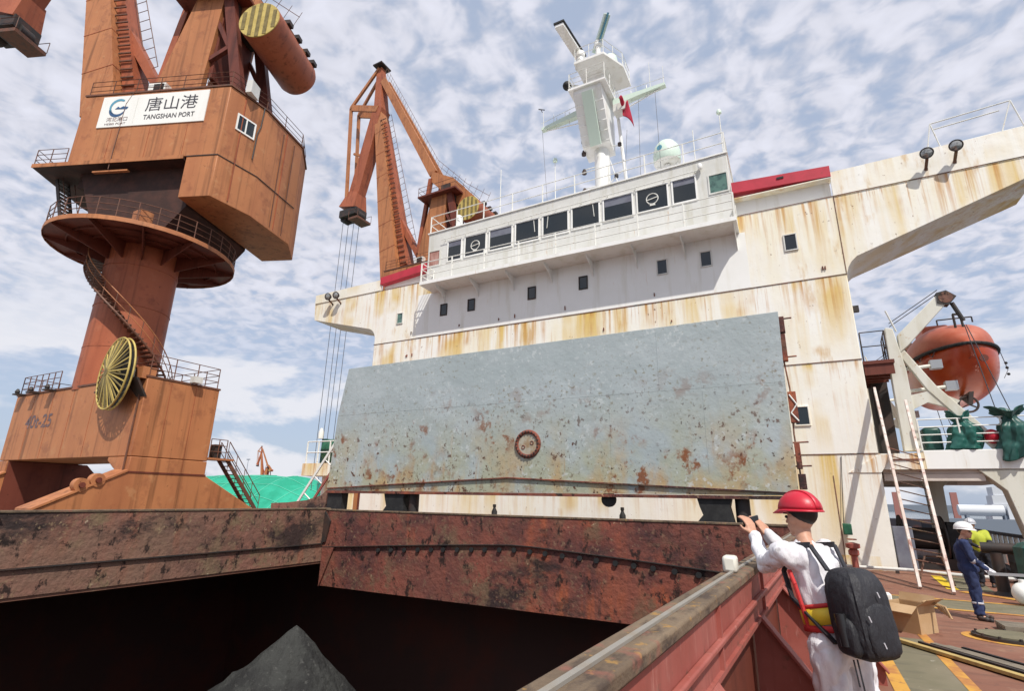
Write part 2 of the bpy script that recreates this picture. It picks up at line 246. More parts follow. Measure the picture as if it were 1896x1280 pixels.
# ---------------------------------------------------------------- mesh helpers
ORG = {}                                     # world origin of every thing and part
class MB:
    def __init__(s, tf=None): s.v = []; s.f = []; s.tf = tf
    def add(s, vs, fs):
        n = len(s.v)
        for p in vs:
            p = Vector(p); s.v.append(s.tf @ p if s.tf else p)
        s.f += [tuple(i+n for i in q) for q in fs]; return s
    def hexa(s, p):
        return s.add(p, [(0, 3, 2, 1), (4, 5, 6, 7), (0, 1, 5, 4), (1, 2, 6, 5), (2, 3, 7, 6), (3, 0, 4, 7)])
    def box(s, x0, x1, y0, y1, z0, z1):
        return s.hexa([(x0, y0, z0), (x1, y0, z0), (x1, y1, z0), (x0, y1, z0), (x0, y0, z1), (x1, y0, z1), (x1, y1, z1), (x0, y1, z1)])
    def bar(s, p, q, w, h, w2=None, h2=None, up=(0, 0, 1)):
        p = Vector(p); q = Vector(q); d = (q-p).normalized(); up = Vector(up)
        if abs(d.dot(up)) > .98: up = Vector((1, 0, 0)) if abs(d.x) < .9 else Vector((0, 1, 0))
        a = d.cross(up).normalized(); b = a.cross(d).normalized(); w2 = w if w2 is None else w2; h2 = h if h2 is None else h2
        c = lambda o, i, j, ww, hh: o+a*(i*ww/2)+b*(j*hh/2)
        return s.hexa([c(p, -1, -1, w, h), c(p, 1, -1, w, h), c(p, 1, 1, w, h), c(p, -1, 1, w, h), c(q, -1, -1, w2, h2), c(q, 1, -1, w2, h2), c(q, 1, 1, w2, h2), c(q, -1, 1, w2, h2)])
    def tube(s, p, q, r, r2=None, n=8, caps=True):
        p = Vector(p); q = Vector(q); d = (q-p).normalized(); u = Vector((0, 0, 1)) if abs(d.z) < .95 else Vector((1, 0, 0))
        a = d.cross(u).normalized(); b = a.cross(d); r2 = r if r2 is None else r2
        vs = []
        for o, rr in ((p, r), (q, r2)):
            vs += [o+a*(rr*math.cos(2*math.pi*i/n))+b*(rr*math.sin(2*math.pi*i/n)) for i in range(n)]
        fs = [(i, (i+1) % n, n+(i+1) % n, n+i) for i in range(n)]
        if caps: fs += [tuple(range(n-1, -1, -1)), tuple(range(n, 2*n))]
        return s.add(vs, fs)
    def path(s, pts, r, n=6):
        for a, b in zip(pts, pts[1:]): s.tube(a, b, r, n=n)
        return s
    def prism(s, pts, vec):
        n = len(pts); vec = Vector(vec); a = [Vector(p) for p in pts]; b = [p+vec for p in a]
        return s.add(a+b, [tuple(range(n-1, -1, -1)), tuple(range(n, 2*n))]+[(i, (i+1) % n, n+(i+1) % n, n+i) for i in range(n)])
    def lathe(s, prof, c, n=24, axis=(0, 0, 1), sy=1.0, caps=True):
        ax = Vector(axis).normalized(); u = Vector((1, 0, 0)) if abs(ax.x) < .9 else Vector((0, 1, 0))
        a = (u-ax*u.dot(ax)).normalized(); b = ax.cross(a); c = Vector(c); vs = []
        for r, h in prof:
            vs += [c+ax*h+a*(r*math.cos(2*math.pi*i/n))+b*(r*sy*math.sin(2*math.pi*i/n)) for i in range(n)]
        fs = []
        for k in range(len(prof)-1):
            fs += [(k*n+i, k*n+(i+1) % n, (k+1)*n+(i+1) % n, (k+1)*n+i) for i in range(n)]
        if caps and prof[0][0] > 1e-6: fs.append(tuple(range(n-1, -1, -1)))
        if caps and prof[-1][0] > 1e-6: fs.append(tuple(range((len(prof)-1)*n, len(prof)*n)))
        return s.add(vs, fs)
    def ball(s, c, r, n=16, m=10, sc=(1, 1, 1)):
        vs = []; fs = []
        for k in range(m+1):
            t = math.pi*k/m
            for i in range(n):
                p = 2*math.pi*i/n; vs.append((c[0]+r*sc[0]*math.sin(t)*math.cos(p), c[1]+r*sc[1]*math.sin(t)*math.sin(p), c[2]+r*sc[2]*math.cos(t)))
        for k in range(m):
            fs += [(k*n+i, (k+1)*n+i, (k+1)*n+(i+1) % n, k*n+(i+1) % n) for i in range(n)]
        return s.add(vs, fs)
    def grid(s, fn, nu, nv):
        vs = [fn(i/nu, j/nv) for j in range(nv+1) for i in range(nu+1)]
        return s.add(vs, [(j*(nu+1)+i, j*(nu+1)+i+1, (j+1)*(nu+1)+i+1, (j+1)*(nu+1)+i) for j in range(nv) for i in range(nu)])
    def ring(s, c, r, t, axis, n=28, m=8):
        ax = Vector(axis).normalized(); u = Vector((0, 0, 1)) if abs(ax.z) < .9 else Vector((1, 0, 0)); a = ax.cross(u).normalized(); b = ax.cross(a); c = Vector(c); vs = []
        for i in range(n):
            p = 2*math.pi*i/n; d = a*math.cos(p)+b*math.sin(p)
            vs += [c+d*(r+t*math.cos(2*math.pi*j/m))+ax*(t*math.sin(2*math.pi*j/m)) for j in range(m)]
        return s.add(vs, [(i*m+j, i*m+(j+1) % m, ((i+1) % n)*m+(j+1) % m, ((i+1) % n)*m+j) for i in range(n) for j in range(m)])
    def build(s, name, m, parent=None, smooth=True, bevel=0., solid=0.):
        o0 = ORG.get(parent.name, Vector((0, 0, 0))) if parent else Vector((0, 0, 0))
        me = bpy.data.meshes.new(name); me.from_pydata([tuple(v-o0) for v in s.v], [], s.f); me.validate()
        import bmesh
        bm = bmesh.new(); bm.from_mesh(me); bmesh.ops.recalc_face_normals(bm, faces=bm.faces); bm.to_mesh(me); bm.free()
        me.materials.append(M[m] if isinstance(m, str) else m)
        if smooth:
            for p in me.polygons: p.use_smooth = True
            me.set_sharp_from_angle(angle=R(38))
        o = bpy.data.objects.new(name, me); COL.objects.link(o)
        if parent: o.parent = parent
        ORG[o.name] = o0
        if bevel:
            b = o.modifiers.new('bevel', 'BEVEL'); b.width = bevel; b.segments = 2; b.limit_method = 'ANGLE'; b.angle_limit = R(40)
        if solid:
            b = o.modifiers.new('thickness', 'SOLIDIFY'); b.thickness = solid
        return o
def tag(o, label=None, cat=None, group=None, kind=None):
    for k, v in (('label', label), ('category', cat), ('group', group), ('kind', kind)):
        if v: o[k] = v
    return o
def thing(name, label, cat, loc=(0, 0, 0), group=None):
    o = bpy.data.objects.new(name, None); COL.objects.link(o); o.location = loc; o.empty_display_size = .2
    ORG[o.name] = Vector(loc); return tag(o, label, cat, group)
def struct(mb, name, m, **k):
    return tag(mb.build(name, m, **k), kind='structure')
def copy_tree(o, parent=None, dv=(0, 0, 0)):
    c = o.copy(); COL.objects.link(c); c.parent = parent
    if parent is None: c.location = Vector(o.location)+Vector(dv)
    for ch in list(o.children): copy_tree(ch, c)
    return c
def railing(parent, pts, m='railrust', h=1.05, n_rails=3, step=1.4, r=.022, tf=None, name='railing', closed=False, rp=None):
    """rails as one part, each post its sub-part; pts are foot points"""
    pts = [Vector(p) for p in pts]
    if closed: pts = pts+[pts[0]]
    mb = MB(tf)
    for k in range(1, n_rails+1):
        z = Vector((0, 0, h*k/n_rails)); mb.path([p+z for p in pts], r, 5)
    o = mb.build(name, m, parent)
    for a, b in zip(pts, pts[1:]):
        L = (b-a).length; n = max(1, round(L/step))
        for i in range(n): 
            p = a.lerp(b, i/n); MB(tf).tube(p, p+Vector((0, 0, h)), rp or r*1.25, n=5).build('post', m, o)
    if not closed: MB(tf).tube(pts[-1], pts[-1]+Vector((0, 0, h)), rp or r*1.25, n=5).build('post', m, o)
    return o
def text(parent, name, body, m, origin, ex, ey, size, width=None, off=.0):
    """flat lettering: origin = lower left, ex / ey = unit vectors along the line and up"""
    cu = bpy.data.curves.new(name, 'FONT'); cu.body = body; cu.size = 1; cu.extrude = 0; cu.resolution_u = 3; cu.offset = off
    t = bpy.data.objects.new(name, cu); COL.objects.link(t)
    dg = bpy.context.evaluated_depsgraph_get(); me = bpy.data.meshes.new_from_object(t.evaluated_get(dg))
    bpy.data.objects.remove(t)
    xs = [v.co.x for v in me.vertices]; ys = [v.co.y for v in me.vertices]
    x0, x1, y0, y1 = min(xs), max(xs), min(ys), max(ys); k = size/(y1-y0); kx = width/(x1-x0) if width else k
    ex = Vector(ex); ey = Vector(ey); o0 = ORG.get(parent.name, Vector())
    for v in me.vertices: v.co = Vector(origin)+ex*((v.co.x-x0)*kx)+ey*((v.co.y-y0)*k)-o0
    me.materials.clear(); me.materials.append(M[m])
    o = bpy.data.objects.new(name, me); COL.objects.link(o); o.parent = parent; ORG[o.name] = o0
    return o
# ---------------------------------------------------------------- setting: sea, quay, ship hull and deck
struct(MB().add([(-3000, -3000, -9), (3000, -3000, -9), (3000, 6000, -9), (-3000, 6000, -9)], [(0, 1, 2, 3)]), 'sea', 'sea')
struct(MB().box(-420, -26.6, -260, 420, -14, -2.2), 'quay', 'quay')
HY0, HY1, HX0 = -7.0, 13.36, -13.95           # hatch opening
hxr = lambda y: -.66+.0525*(y-1.3)             # inner edge of the right coaming
deck = MB()
deck.prism([(-24.5, -60, -.12), (7.9, -60, -.12), (7.9, HY0, -.12), (-24.5, HY0, -.12)], (0, 0, .12))
deck.prism([(-24.5, HY1+.06, -.12), (7.9, HY1+.06, -.12), (7.9, 64, -.12), (-24.5, 64, -.12)], (0, 0, .12))
deck.prism([(-24.5, HY0, -.12), (HX0-.06, HY0, -.12), (HX0-.06, HY1+.06, -.12), (-24.5, HY1+.06, -.12)], (0, 0, .12))
deck.prism([(hxr(HY0)+.12, HY0, -.12), (7.9, HY0, -.12), (7.9, HY1+.06, -.12), (hxr(HY1)+.12, HY1+.06, -.12)], (0, 0, .12))
deck = struct(deck, 'deck', 'deck', smooth=False)
def sheet(name, pts, m, z=.004):
    return MB().add([(x, y, z) for x, y in pts], [tuple(range(len(pts)))]).build(name, m, deck, smooth=False)
sheet('painted_walkway', [(.82, -2), (1.47, -2), (1.47, 11.1), (.88, 11.1)], 'walk')
sheet('painted_line', [(.66, -2), (.82, -2), (.88, 11.3), (.72, 11.3)], 'line', .008)
sheet('painted_line', [(1.47, -2), (1.60, -2), (1.58, 11.9), (1.45, 11.9)], 'line', .008)
sheet('painted_walkway', [(1.4, 14.6), (6.5, 14.6), (5.4, 15.9), (1.4, 15.9)], 'walk')
sheet('painted_line', [(1.4, 14.45), (6.8, 14.45), (6.5, 14.6), (1.4, 14.6)], 'line', .008)
sheet('painted_line', [(1.4, 15.9), (5.3, 15.9), (5.2, 16.02), (1.4, 16.02)], 'line', .008)
sheet('painted_line', [(3.2, 17.5), (3.4, 17.7), (6.8, 14.5), (6.5, 14.5)], 'line', .012)
sheet('painted_line', [(3.25, 21.0), (3.5, 21.0), (3.3, 17.9), (3.05, 17.9)], 'brightyellow', .008)
sheet('painted_walkway', [(3.5, 21.0), (4.3, 21.0), (4.0, 17.9), (3.3, 17.9)], 'walk', .006)
hull = MB()
hull.prism([(-24.4, -60, -9.5), (-24.4, 64, -9.5), (-23.2, 80, -9.5), (-8, 86, -9.5), (6.6, 80, -9.5), (7.8, 64, -9.5), (7.8, -60, -9.5), (7.3, -60, -9.5), (7.3, 64, -9.5), (-8, 85, -9.5), (-23.9, 64, -9.5), (-23.9, -60, -9.5)], (0, 0, 9.37))
struct(hull, 'ship_hull', 'hull', smooth=False)
hold = MB(); X0, X1, Y0, Y1, Z0, Z1 = -23.5, 7.0, -12, 17.6, -16, -.13
hold.add([(X0, Y0, Z0), (X1, Y0, Z0), (X1, Y1, Z0), (X0, Y1, Z0), (X0, Y0, Z1), (X1, Y0, Z1), (X1, Y1, Z1), (X0, Y1, Z1)], [(0, 1, 2, 3), (0, 1, 5, 4), (1, 2, 6, 5), (2, 3, 7, 6), (3, 0, 4, 7)])
struct(hold, 'cargo_hold', 'hold', smooth=False)
# cargo heap whose tip catches the sun
def heap(u, v):
    a = 2*math.pi*u; r = 14*v
    ux, uy = math.cos(a), math.sin(a)
    right = (ux*.886+uy*.464)
    sl = .72+.40*max(0, right)**1.2
    rr = math.sqrt(r*r+.003)-.05
    from mathutils import noise as mn
    q = Vector((r*ux, r*uy, 0))
    z = -1.02-sl*rr+(.16*mn.noise(q*.7)+.11*mn.noise(q*2.3)+.07*mn.noise(q*6))*min(1, r*.8)
    return (-11.1+r*ux*.9, 10.1+r*uy*.9, max(z, -12))
tag(MB().grid(heap, 110, 70).build('coal_heap', 'coal'), 'dark grey heap of bulk coal inside the open cargo hold', 'coal heap')

# ---------------------------------------------------------------- hatch coaming
hc = thing('hatch_coaming', 'rusted red steel coaming framing the open cargo hatch', 'hatch coaming', (-7, 13.4, 0))
def camber(x): return .81-.43*abs((x+6.85)/7.1)**1.15
xs = [-13.95+i*(13.95-.05)/24 for i in range(25)]
# back coaming: upper strake, lower strake, seam lip, top bar
mb = MB()
mb.grid(lambda u, v: (xs[min(24, int(round(u*24)))], HY1, camber(xs[min(24, int(round(u*24)))])*(1-v)+1.52*v), 24, 3)
mb.build('upper_plate', 'coam', hc)
mb = MB()
mb.grid(lambda u, v: (xs[min(24, int(round(u*24)))], HY1+.05, -.78*(1-v)+(camber(xs[min(24, int(round(u*24)))])-.015)*v), 24, 3)
mb.build('lower_plate', 'coam', hc)
mb = MB()
for a, b in zip(xs, xs[1:]): mb.bar((a, HY1+.0, camber(a)), (b, HY1+.0, camber(b)), .05, .022)
mb.build('seam_lip', 'dark', hc)
MB().box(-14.05, .02, HY1-.02, HY1+.20, 1.52, 1.57).build('top_flange', 'coam_top', hc, bevel=.01)
for i, x in enumerate([-11.6, -11.1, -10.6, -10.1, -9.62, -9.2, -8.72, -8.25, -7.82, -7.36, -6.91, -6.44, -6.0, -5.52, -5.05, -4.61, -4.13, -3.68, -3.22, -2.73, -2.2]):
    z = camber(x)-.13; MB().lathe([(.065, 0), (.065, .045), (.0, .045)], (x, HY1+.03, z), 12, (0, -1, 0)).build('drain_hole', 'black', hc)
# left coaming
MB().box(HX0-.06, HX0, HY0, HY1-.02, .50, 1.55).build('upper_plate', 'coam_side', hc)
MB().box(HX0-.10, HX0-.03, HY0, HY1+.03, -.05, .485).build('lower_plate', 'coam_side', hc)
MB().box(HX0-.06, HX0+.03, HY0, HY1-.03, .475, .505).build('seam_lip', 'dark', hc)
MB().box(HX0-.22, HX0+.02, HY0, HY1+.18, 1.55, 1.60).build('top_flange', 'coam_top', hc, bevel=.01)
MB().prism([(HX0, HY1-.02, .52), (HX0+.02, HY1-.02, 1.5), (HX0+.30, HY1-.02, 1.2), (HX0+.16, HY1-.02, .55)], (0, -.05, 0)).build('corner_gusset', 'dark', hc)
MB().prism([(HX0+.02, HY1+.02, -.8), (HX0+.02, HY1+.02, .45), (HX0+.55, HY1+.02, .45)], (0, -.04, 0)).build('corner_gusset', 'coam', hc)
MB().prism([(-13.8, 3.9, 1.6), (-13.8, 4.9, 1.6), (-13.8, 4.35, 1.78)], (-.25, 0, 0)).build('wedge_block', 'coam_top', hc)
# right coaming, seen from outside: inner plate, top flange with steel strip, outer plate, stiffener bar, lower recess plate
def along(mb, dx0, dx1, z0, z1, y0=HY0, y1=HY1-.02):
    p = [(hxr(y0)+dx0, y0, z0), (hxr(y0)+dx1, y0, z0), (hxr(y1)+dx1, y1, z0), (hxr(y1)+dx0, y1, z0)]
    return mb.hexa(p+[(a, b, z1) for a, b, c in p])
along(MB(), .0, .05, -.75, 1.50).build('inner_plate', 'coam', hc)
along(MB(), -.005, .158, 1.50, 1.555).build('top_flange', 'coam_top', hc, bevel=.012)
along(MB(), .062, .084, 1.5555, 1.566, 1.0, 9.5).build('steel_strip', 'strip', hc)
along(MB(), .105, .135, 1.215, 1.50).build('outer_plate', 'coam_red', hc)
along(MB(), .135, .170, 1.33, 1.358).build('stiffener_bar', 'coam_red', hc, bevel=.008)
along(MB(), .05, .155, 1.19, 1.215).build('lower_flange', 'coam_red', hc)
along(MB(), .052, .075, 0.0, 1.19).build('recess_plate', 'darkred', hc)
for y in (1.35, 3.05, 4.85, 6.6, 8.4, 10.2, 12.0):
    x = hxr(y)
    along(MB(), .135, .155, 1.215, 1.50, y, y+.03).build('stiffener_rib', 'coam_red', hc)
    for k, yy in enumerate((y-.25,)):
        # stay bracket: plate with an arched hole, sloping face flange
        hx = x+.075; pl = [(hx, yy, 1.19), (x+.13, yy, 1.19), (x+.95, yy, .16), (x+.95, yy, 0), (x+.80, yy, 0)]
        arc = [(x+.45+.22*math.cos(t), yy, .30+.34*math.sin(t)) for t in [math.pi*i/8 for i in range(9)]]
        pl = pl+[(arc[0][0], yy, 0)]+arc+[(arc[-1][0], yy, 0), (hx, yy, 0)]
        MB().prism(pl, (0, .02, 0)).build('stay_plate', 'darkred' if 0 else 'coam_red', hc, smooth=False)
        MB().bar((x+.15, yy+.01, 1.25), (x+.97, yy+.01, .14), .16, .02, up=(0, 1, 0)).build('stay_flange', 'coam_red', hc) if 0 else None
        d = Vector((.82, 0, -1.11)).normalized(); nrm = Vector((1.11, 0, .82)).normalized()
        a = Vector((x+.125, yy+.01, 1.20)); b = Vector((x+.97, yy+.01, .14))
        MB().hexa([a+Vector((0, -.08, 0)), a+Vector((0, .08, 0)), a+Vector((0, .08, 0))+nrm*.022, a+Vector((0, -.08, 0))+nrm*.022, b+Vector((0, -.08, 0)), b+Vector((0, .08, 0)), b+Vector((0, .08, 0))+nrm*.022, b+Vector((0, -.08, 0))+nrm*.022]).build('stay_flange', 'coam_red', hc, bevel=.006)
MB().box(-.50, -.41, 3.98, 4.10, 1.556, 1.66).build('rest_pad', 'davit', hc, bevel=.02)

# ---------------------------------------------------------------- folded hatch cover
cv = thing('hatch_cover', 'pale blue folding steel hatch cover standing upright, spotted with rust', 'hatch cover', (-7.5, 14.6, 0))
CX0, CX1, CY = -14.92, .02, 14.2
low = lambda x: 2.60-.36*abs((x+7.6)/7.4)
MB().prism([(CX0, CY, low(CX0)), (CX0+.15, CY, 4.83), (CX1+.02, CY, 4.86), (CX1, CY, low(CX1)), (-7.6, CY, 2.60)], (0, .38, 0)).build('lower_panel', 'cover', cv, bevel=.004)
MB().prism([(CX0+.15, CY, 4.833), (CX0+.45, CY, 6.60), (CX1+.06, CY, 6.68), (CX1+.02, CY, 4.863)], (0, .38, 0)).build('upper_panel', 'cover', cv, bevel=.004)
MB().prism([(CX0, CY+.03, 2.17), (CX0, CY+.03, low(CX0)-.01), (-7.6, CY+.03, 2.59), (CX1, CY+.03, low(CX1)-.01), (CX1, CY+.03, 2.19)], (0, .33, 0)).build('skirt_panel', 'cover', cv)
m = MB(); m.bar((CX0, CY-.01, low(CX0)), (-7.6, CY-.01, 2.60), .05, .035); m.bar((-7.6, CY-.01, 2.60), (CX1, CY-.01, low(CX1)), .05, .035); m.build('skirt_lip', 'coam', cv)
MB().box(CX0-.02, CX1+.02, CY-.02, CY+.42, 2.09, 2.17).build('seal_bar', 'coam', cv)
MB().prism([(CX0+.3, CY+.55, 2.2), (CX0+.5, CY+.55, 6.45), (CX1-.1, CY+.55, 6.5), (CX1-.1, CY+.55, 2.2)], (0, .4, 0)).build('rear_panel', 'cover', cv)
MB().box(CX0+.4, CX1+.02, CY-.012, CY+.4, 6.685, 6.72).build('top_edge', 'coam_side', cv) if 0 else None
for x in (-13.2, -9.8, -6.4, -3.0, -.6): MB().box(x-.10, x+.10, CY+.40, CY+.54, 6.2, 6.5).build('hinge', 'dark', cv)
m = MB(); m.ring((-6.93, CY-.005, 3.57), .36, .065, (0, 1, 0), 40, 8); m.build('manhole_rim', 'coam', cv)
for i in range(22):
    a = 2*math.pi*i/22; MB().lathe([(.028, 0), (.028, .05), (.0, .06)], (-6.93+.355*math.cos(a), CY-.03, 3.57+.355*math.sin(a)), 6, (0, -1, 0)).build('bolt', 'dark', cv)
lid = MB().lathe([(.33, 0), (.33, .02), (0, .025)], (-6.93, CY, 3.57), 32, (0, -1, 0)).build('manhole_lid', 'lid', cv)
for s in (-.14, .14): MB().ring((-6.93+s, CY-.03, 3.6-.12*(s < 0)), .05, .012, (0, 1, 0), 16, 6).build('lid_handle', 'coam', lid)
for x in (-11.9, -8.9, -3.0): MB().box(x, x+.02, CY-.006, CY-.0005, 4.9, 6.55).build('weld_seam', 'cover', cv)
for x in (-12.6, -10.2, -4.4, -1.9): MB().box(x, x+.02, CY-.006, CY-.0005, 2.7, 4.78).build('weld_seam', 'cover', cv)
# right edge hardware
for z, h, w in ((6.35, .42, .12), (5.75, .7, .10), (4.25, .75, .16), (3.1, .62, .10), (2.5, .35, .14)):
    MB().box(CX1+.03, CX1+.05+w, CY+.06, CY+.22, z-h/2, z+h/2).build('edge_bracket', 'coam', cv, bevel=.01)
for z in (6.5, 5.5, 3.4, 2.85): MB().tube((CX1, CY+.1, z), (CX1+.34, CY+.12, z+.01), .02, n=6).build('edge_pin', 'coam', cv)
m = MB()
for a, b in (((CX1+.06, CY+.05, 4.55), (CX1+.2, CY+.05, 4.3)), ((CX1+.2, CY+.05, 4.3), (CX1+.06, CY+.05, 4.1)), ((CX1+.06, CY+.05, 4.1), (CX1+.2, CY+.05, 3.9))): m.tube(a, b, .018, n=5)
m.build('hydraulic_hose', 'railwhite', cv)
m = MB(); m.path([(CX1+.05, CY+.15, 5.4), (CX1+.10, CY+.15, 4.7), (CX1+.06, CY+.15, 3.6), (CX1+.09, CY+.15, 2.4)], .022, 6); m.build('hydraulic_pipe', 'coam_side', cv)
# lifting arms under the cover, standing behind the back coaming
for x0, x1 in ((-12.3, -11.45), (-2.25, -1.45)):
    MB().prism([(x0, 14.25, 2.1), (x1, 14.25, 2.1), (x1-.05, 14.25, 1.9), (x1+.02, 14.25, 1.55), (x1+.02, 14.25, .0), (x0+.02, 14.25, 0), (x0-.05, 14.25, 1.5), (x0+.12, 14.25, 1.7), (x0+.05, 14.25, 1.9)], (0, .35, 0)).build('lifting_arm', 'black', cv)
    MB().tube((x1+.22, 14.5, 0), (x1+.22, 14.5, 2.1), .17, n=12).build('hydraulic_ram', 'dark', cv)
MB().prism([(-14.88, 14.25, 2.1), (-14.2, 14.25, 2.1), (-14.22, 14.25, 0), (-14.9, 14.25, 0)], (0, .3, 0)).build('lifting_arm', 'black', cv)
MB().lathe([(.20, 0), (.20, .1), (0, .1)], (-4.55, 14.4, 2.03), 16, (0, -1, 0)).build('wheel', 'black', cv)
# small gas bottles and bits visible through the gap
for x, l in ((-11.4, 'left'), (-5.9, 'right')):
    o = MB().lathe([(.11, 0), (.12, .05), (.12, .95), (.06, 1.08), (.05, 1.12), (.07, 1.14), (.07, 1.24), (0, 1.25)], (x, 20.2, .52), 14).build('gas_bottle', 'black')
    tag(o, 'black gas bottle under the hatch cover, %s one of two against the wall' % l, 'gas bottle', 'gas bottles against the wall')
o = thing('bottle_stand', 'dark steel shelf carrying the black gas bottles along the wall', 'shelf', (-8.5, 20.2, 0))
MB().box(-12.2, -5.2, 19.9, 20.6, .45, .52).build('shelf_top', 'dark', o)
for x in (-12, -8.6, -5.4): MB().box(x-.05, x+.05, 20.2, 20.3, 0, .45).build('leg', 'dark', o)
# ---------------------------------------------------------------- superstructure
SY = 21.4
ss = thing('ship_superstructure', 'cream ship superstructure with wheelhouse, bridge wings and rust streaks', 'superstructure', (-8.8, 24, 0))
MB().box(-20.1, 2.52, SY, 33, 0, 13.39).build('front_wall', 'wall', ss, bevel=.03)
MB().box(-17.2, -.7, SY-.006, SY+.0, 10.19, 12.62).build('centre_plate', 'white', ss)
# bridge wings: shaped underside, bulwark above
def arc(cx, cz, r, a0, a1, n=7): return [(cx+r*math.cos(R(a0+(a1-a0)*i/n)), cz+r*math.sin(R(a0+(a1-a0)*i/n))) for i in range(n+1)]
rw = [(2.52, 10.02)]+[(2.52+.001+.95*(1-math.cos(R(a))), 10.02+.95*math.sin(R(a))) for a in (10, 25, 40, 55)]+[(8.35, 12.74), (8.35, 13.38), (2.52, 13.38)]
MB().prism([(x, SY+.01, z) for x, z in rw], (0, 2.3, 0)).build('bridge_wing', 'wall', ss, bevel=.02)
lw = [(-20.1, 10.5)]+[(-20.1-.7*(1-math.cos(R(a))), 10.5+.7*math.sin(R(a))) for a in (10, 25, 40, 55, 70)]+[(-25.15, 12.35), (-25.25, 13.38), (-20.1, 13.38)]
MB().prism([(x, SY+.01, z) for x, z in lw], (0, 2.3, 0)).build('bridge_wing', 'wall', ss, bevel=.02)
MB().prism([(2.53, SY+.03, 13.40), (8.4, SY+.03, 13.40), (8.4, SY+.03, 14.55), (2.53, SY+.03, 14.47)], (0, .12, 0)).build('bulwark', 'wall', ss)
MB().prism([(-25.3, SY+.03, 13.40), (-20.03, SY+.03, 13.40), (-20.03, SY+.03, 14.10), (-25.3, SY+.03, 14.0)], (0, .12, 0)).build('bulwark', 'wall', ss)
MB().box(8.28, 8.4, SY+.15, 23.6, 13.4, 14.55).build('bulwark', 'wall', ss); MB().box(-25.3, -25.18, SY+.15, 23.6, 13.4, 14.0).build('bulwark', 'wall', ss)
for x0, x1, z0, z1 in ((-20.0, -16.78, 13.40, 14.15), (-1.02, 2.50, 13.40, 14.4)):
    MB().box(x0, x1, SY+.35, SY+.45, z0, z1).build('recessed_bulwark', 'white', ss)
MB().prism([(-20.05, SY-.02, 13.78), (-16.8, SY-.02, 14.08), (-16.8, SY-.02, 14.52), (-20.05, SY-.02, 14.22)], (0, .5, 0)).build('wind_deflector', 'red', ss)
MB().prism([(-1.0, SY-.02, 14.5), (2.55, SY-.02, 14.27), (2.55, SY-.02, 14.74), (-1.0, SY-.02, 15.0)], (0, .5, 0)).build('wind_deflector', 'red', ss)
MB().box(-1.0, 2.55, SY+.0, SY+.5, 14.22, 14.26).build('deflector_lip', 'wall', ss)
MB().box(.7, .95, SY-.05, SY+.1, 14.66, 14.74).build('bracket', 'black', ss)
# wheelhouse
wz0, wz1 = 12.75, 16.42
MB().prism([(-16.75, SY, 13.395), (-1.05, SY, 13.395), (-1.05, SY, 16.5), (-16.75, SY, 16.22)], (0, 5.8, 0)).build('wheelhouse_wall', 'greywall', ss, bevel=.02)
MB().prism([(-16.8, SY-.06, 16.23), (-1.0, SY-.06, 16.51), (-1.0, SY-.06, 16.57), (-16.8, SY-.06, 16.29)], (0, 6.0, 0)).build('wheelhouse_roof', 'white', ss)
wins = [(-15.37, -14.55), (-14.27, -13.02), (-12.75, -11.48), (-11.22, -9.96), (-9.69, -8.4), (-8.14, -6.82), (-6.55, -5.23), (-4.96, -3.64), (-3.37, -2.43)]
for i, (a, b) in enumerate(wins):
    k = (a+b)/2; z0 = 14.32+.026*(k+15); z1 = z0+1.12
    w = MB()
    for bx in ((a-.07, b+.07, z0-.07, z0), (a-.07, b+.07, z1, z1+.07), (a-.07, a, z0, z1), (b, b+.07, z0, z1)): w.box(bx[0], bx[1], SY-.05, SY+.02, bx[2], bx[3])
    w = w.build('window', 'white', ss, bevel=.008)
    MB().box(a, b, SY-.012, SY+.01, z0, z1).build('pane', 'glass', w)
    if i in (0, 2, 6, 8): MB().box(a+.02, b-.02, SY-.016, SY-.0125, z1-.30-.1*(i % 4 == 2), z1-.02).build('blind', 'bluegrey', w)
    if i in (1, 7):
        MB().ring((k, SY-.03, (z0+z1)/2-.02), .26, .022, (0, 1, 0), 30, 6).build('clear_view_screen', 'railwhite', w)
        m = MB(); m.bar((k-.24, SY-.04, z0+.5), (k+.24, SY-.04, z0+.58), .03, .03); m.box(k-.12, k+.12, SY-.04, SY-.015, z0+.2, z0+.27); m.build('screen_motor', 'railwhite', w)
    elif i in (3, 4, 5):
        s = 1 if i != 4 else -1; xx = k+s*.38
        MB().bar((xx, SY-.04, z1-.05), (xx+.06*s, SY-.04, z0+.42), .025, .025).build('wiper', 'railwhite', w)
for a, b, g in ((-16.62, -15.95, 'curtain'), (-1.84, -1.14, 'glassg')):
    z0 = 14.25 if g == 'curtain' else 14.72; w = MB()
    z1 = z0+.85
    for bx in ((a-.06, b+.06, z0-.06, z0), (a-.06, b+.06, z1, z1+.06), (a-.06, a, z0, z1), (b, b+.06, z0, z1)): w.box(bx[0], bx[1], SY-.04, SY+.02, bx[2], bx[3])
    w = w.build('window', 'greywall', ss); MB().box(a, b, SY-.012, SY+.01, z0, z1).build('pane', g, w)
# rail over the windows
m = MB(); m.path([(-15.8, SY-.14, 15.63), (-8, SY-.14, 15.78), (-2.3, SY-.14, 15.92)], .022, 6); m = m.build('grab_rail', 'railwhite', ss)
for i in range(11):
    x = -15.6+i*1.32; z = 15.63+(x+15.8)*.0215; MB().tube((x, SY-.14, z), (x, SY+.01, z), .018, n=5).build('rail_bracket', 'railwhite', m)
MB().lathe([(.08, 0), (.10, .05), (.10, .2), (.05, .28), (0, .28)], (-2.15, SY-.15, 15.95), 12).build('bulkhead_lamp', 'white', ss)
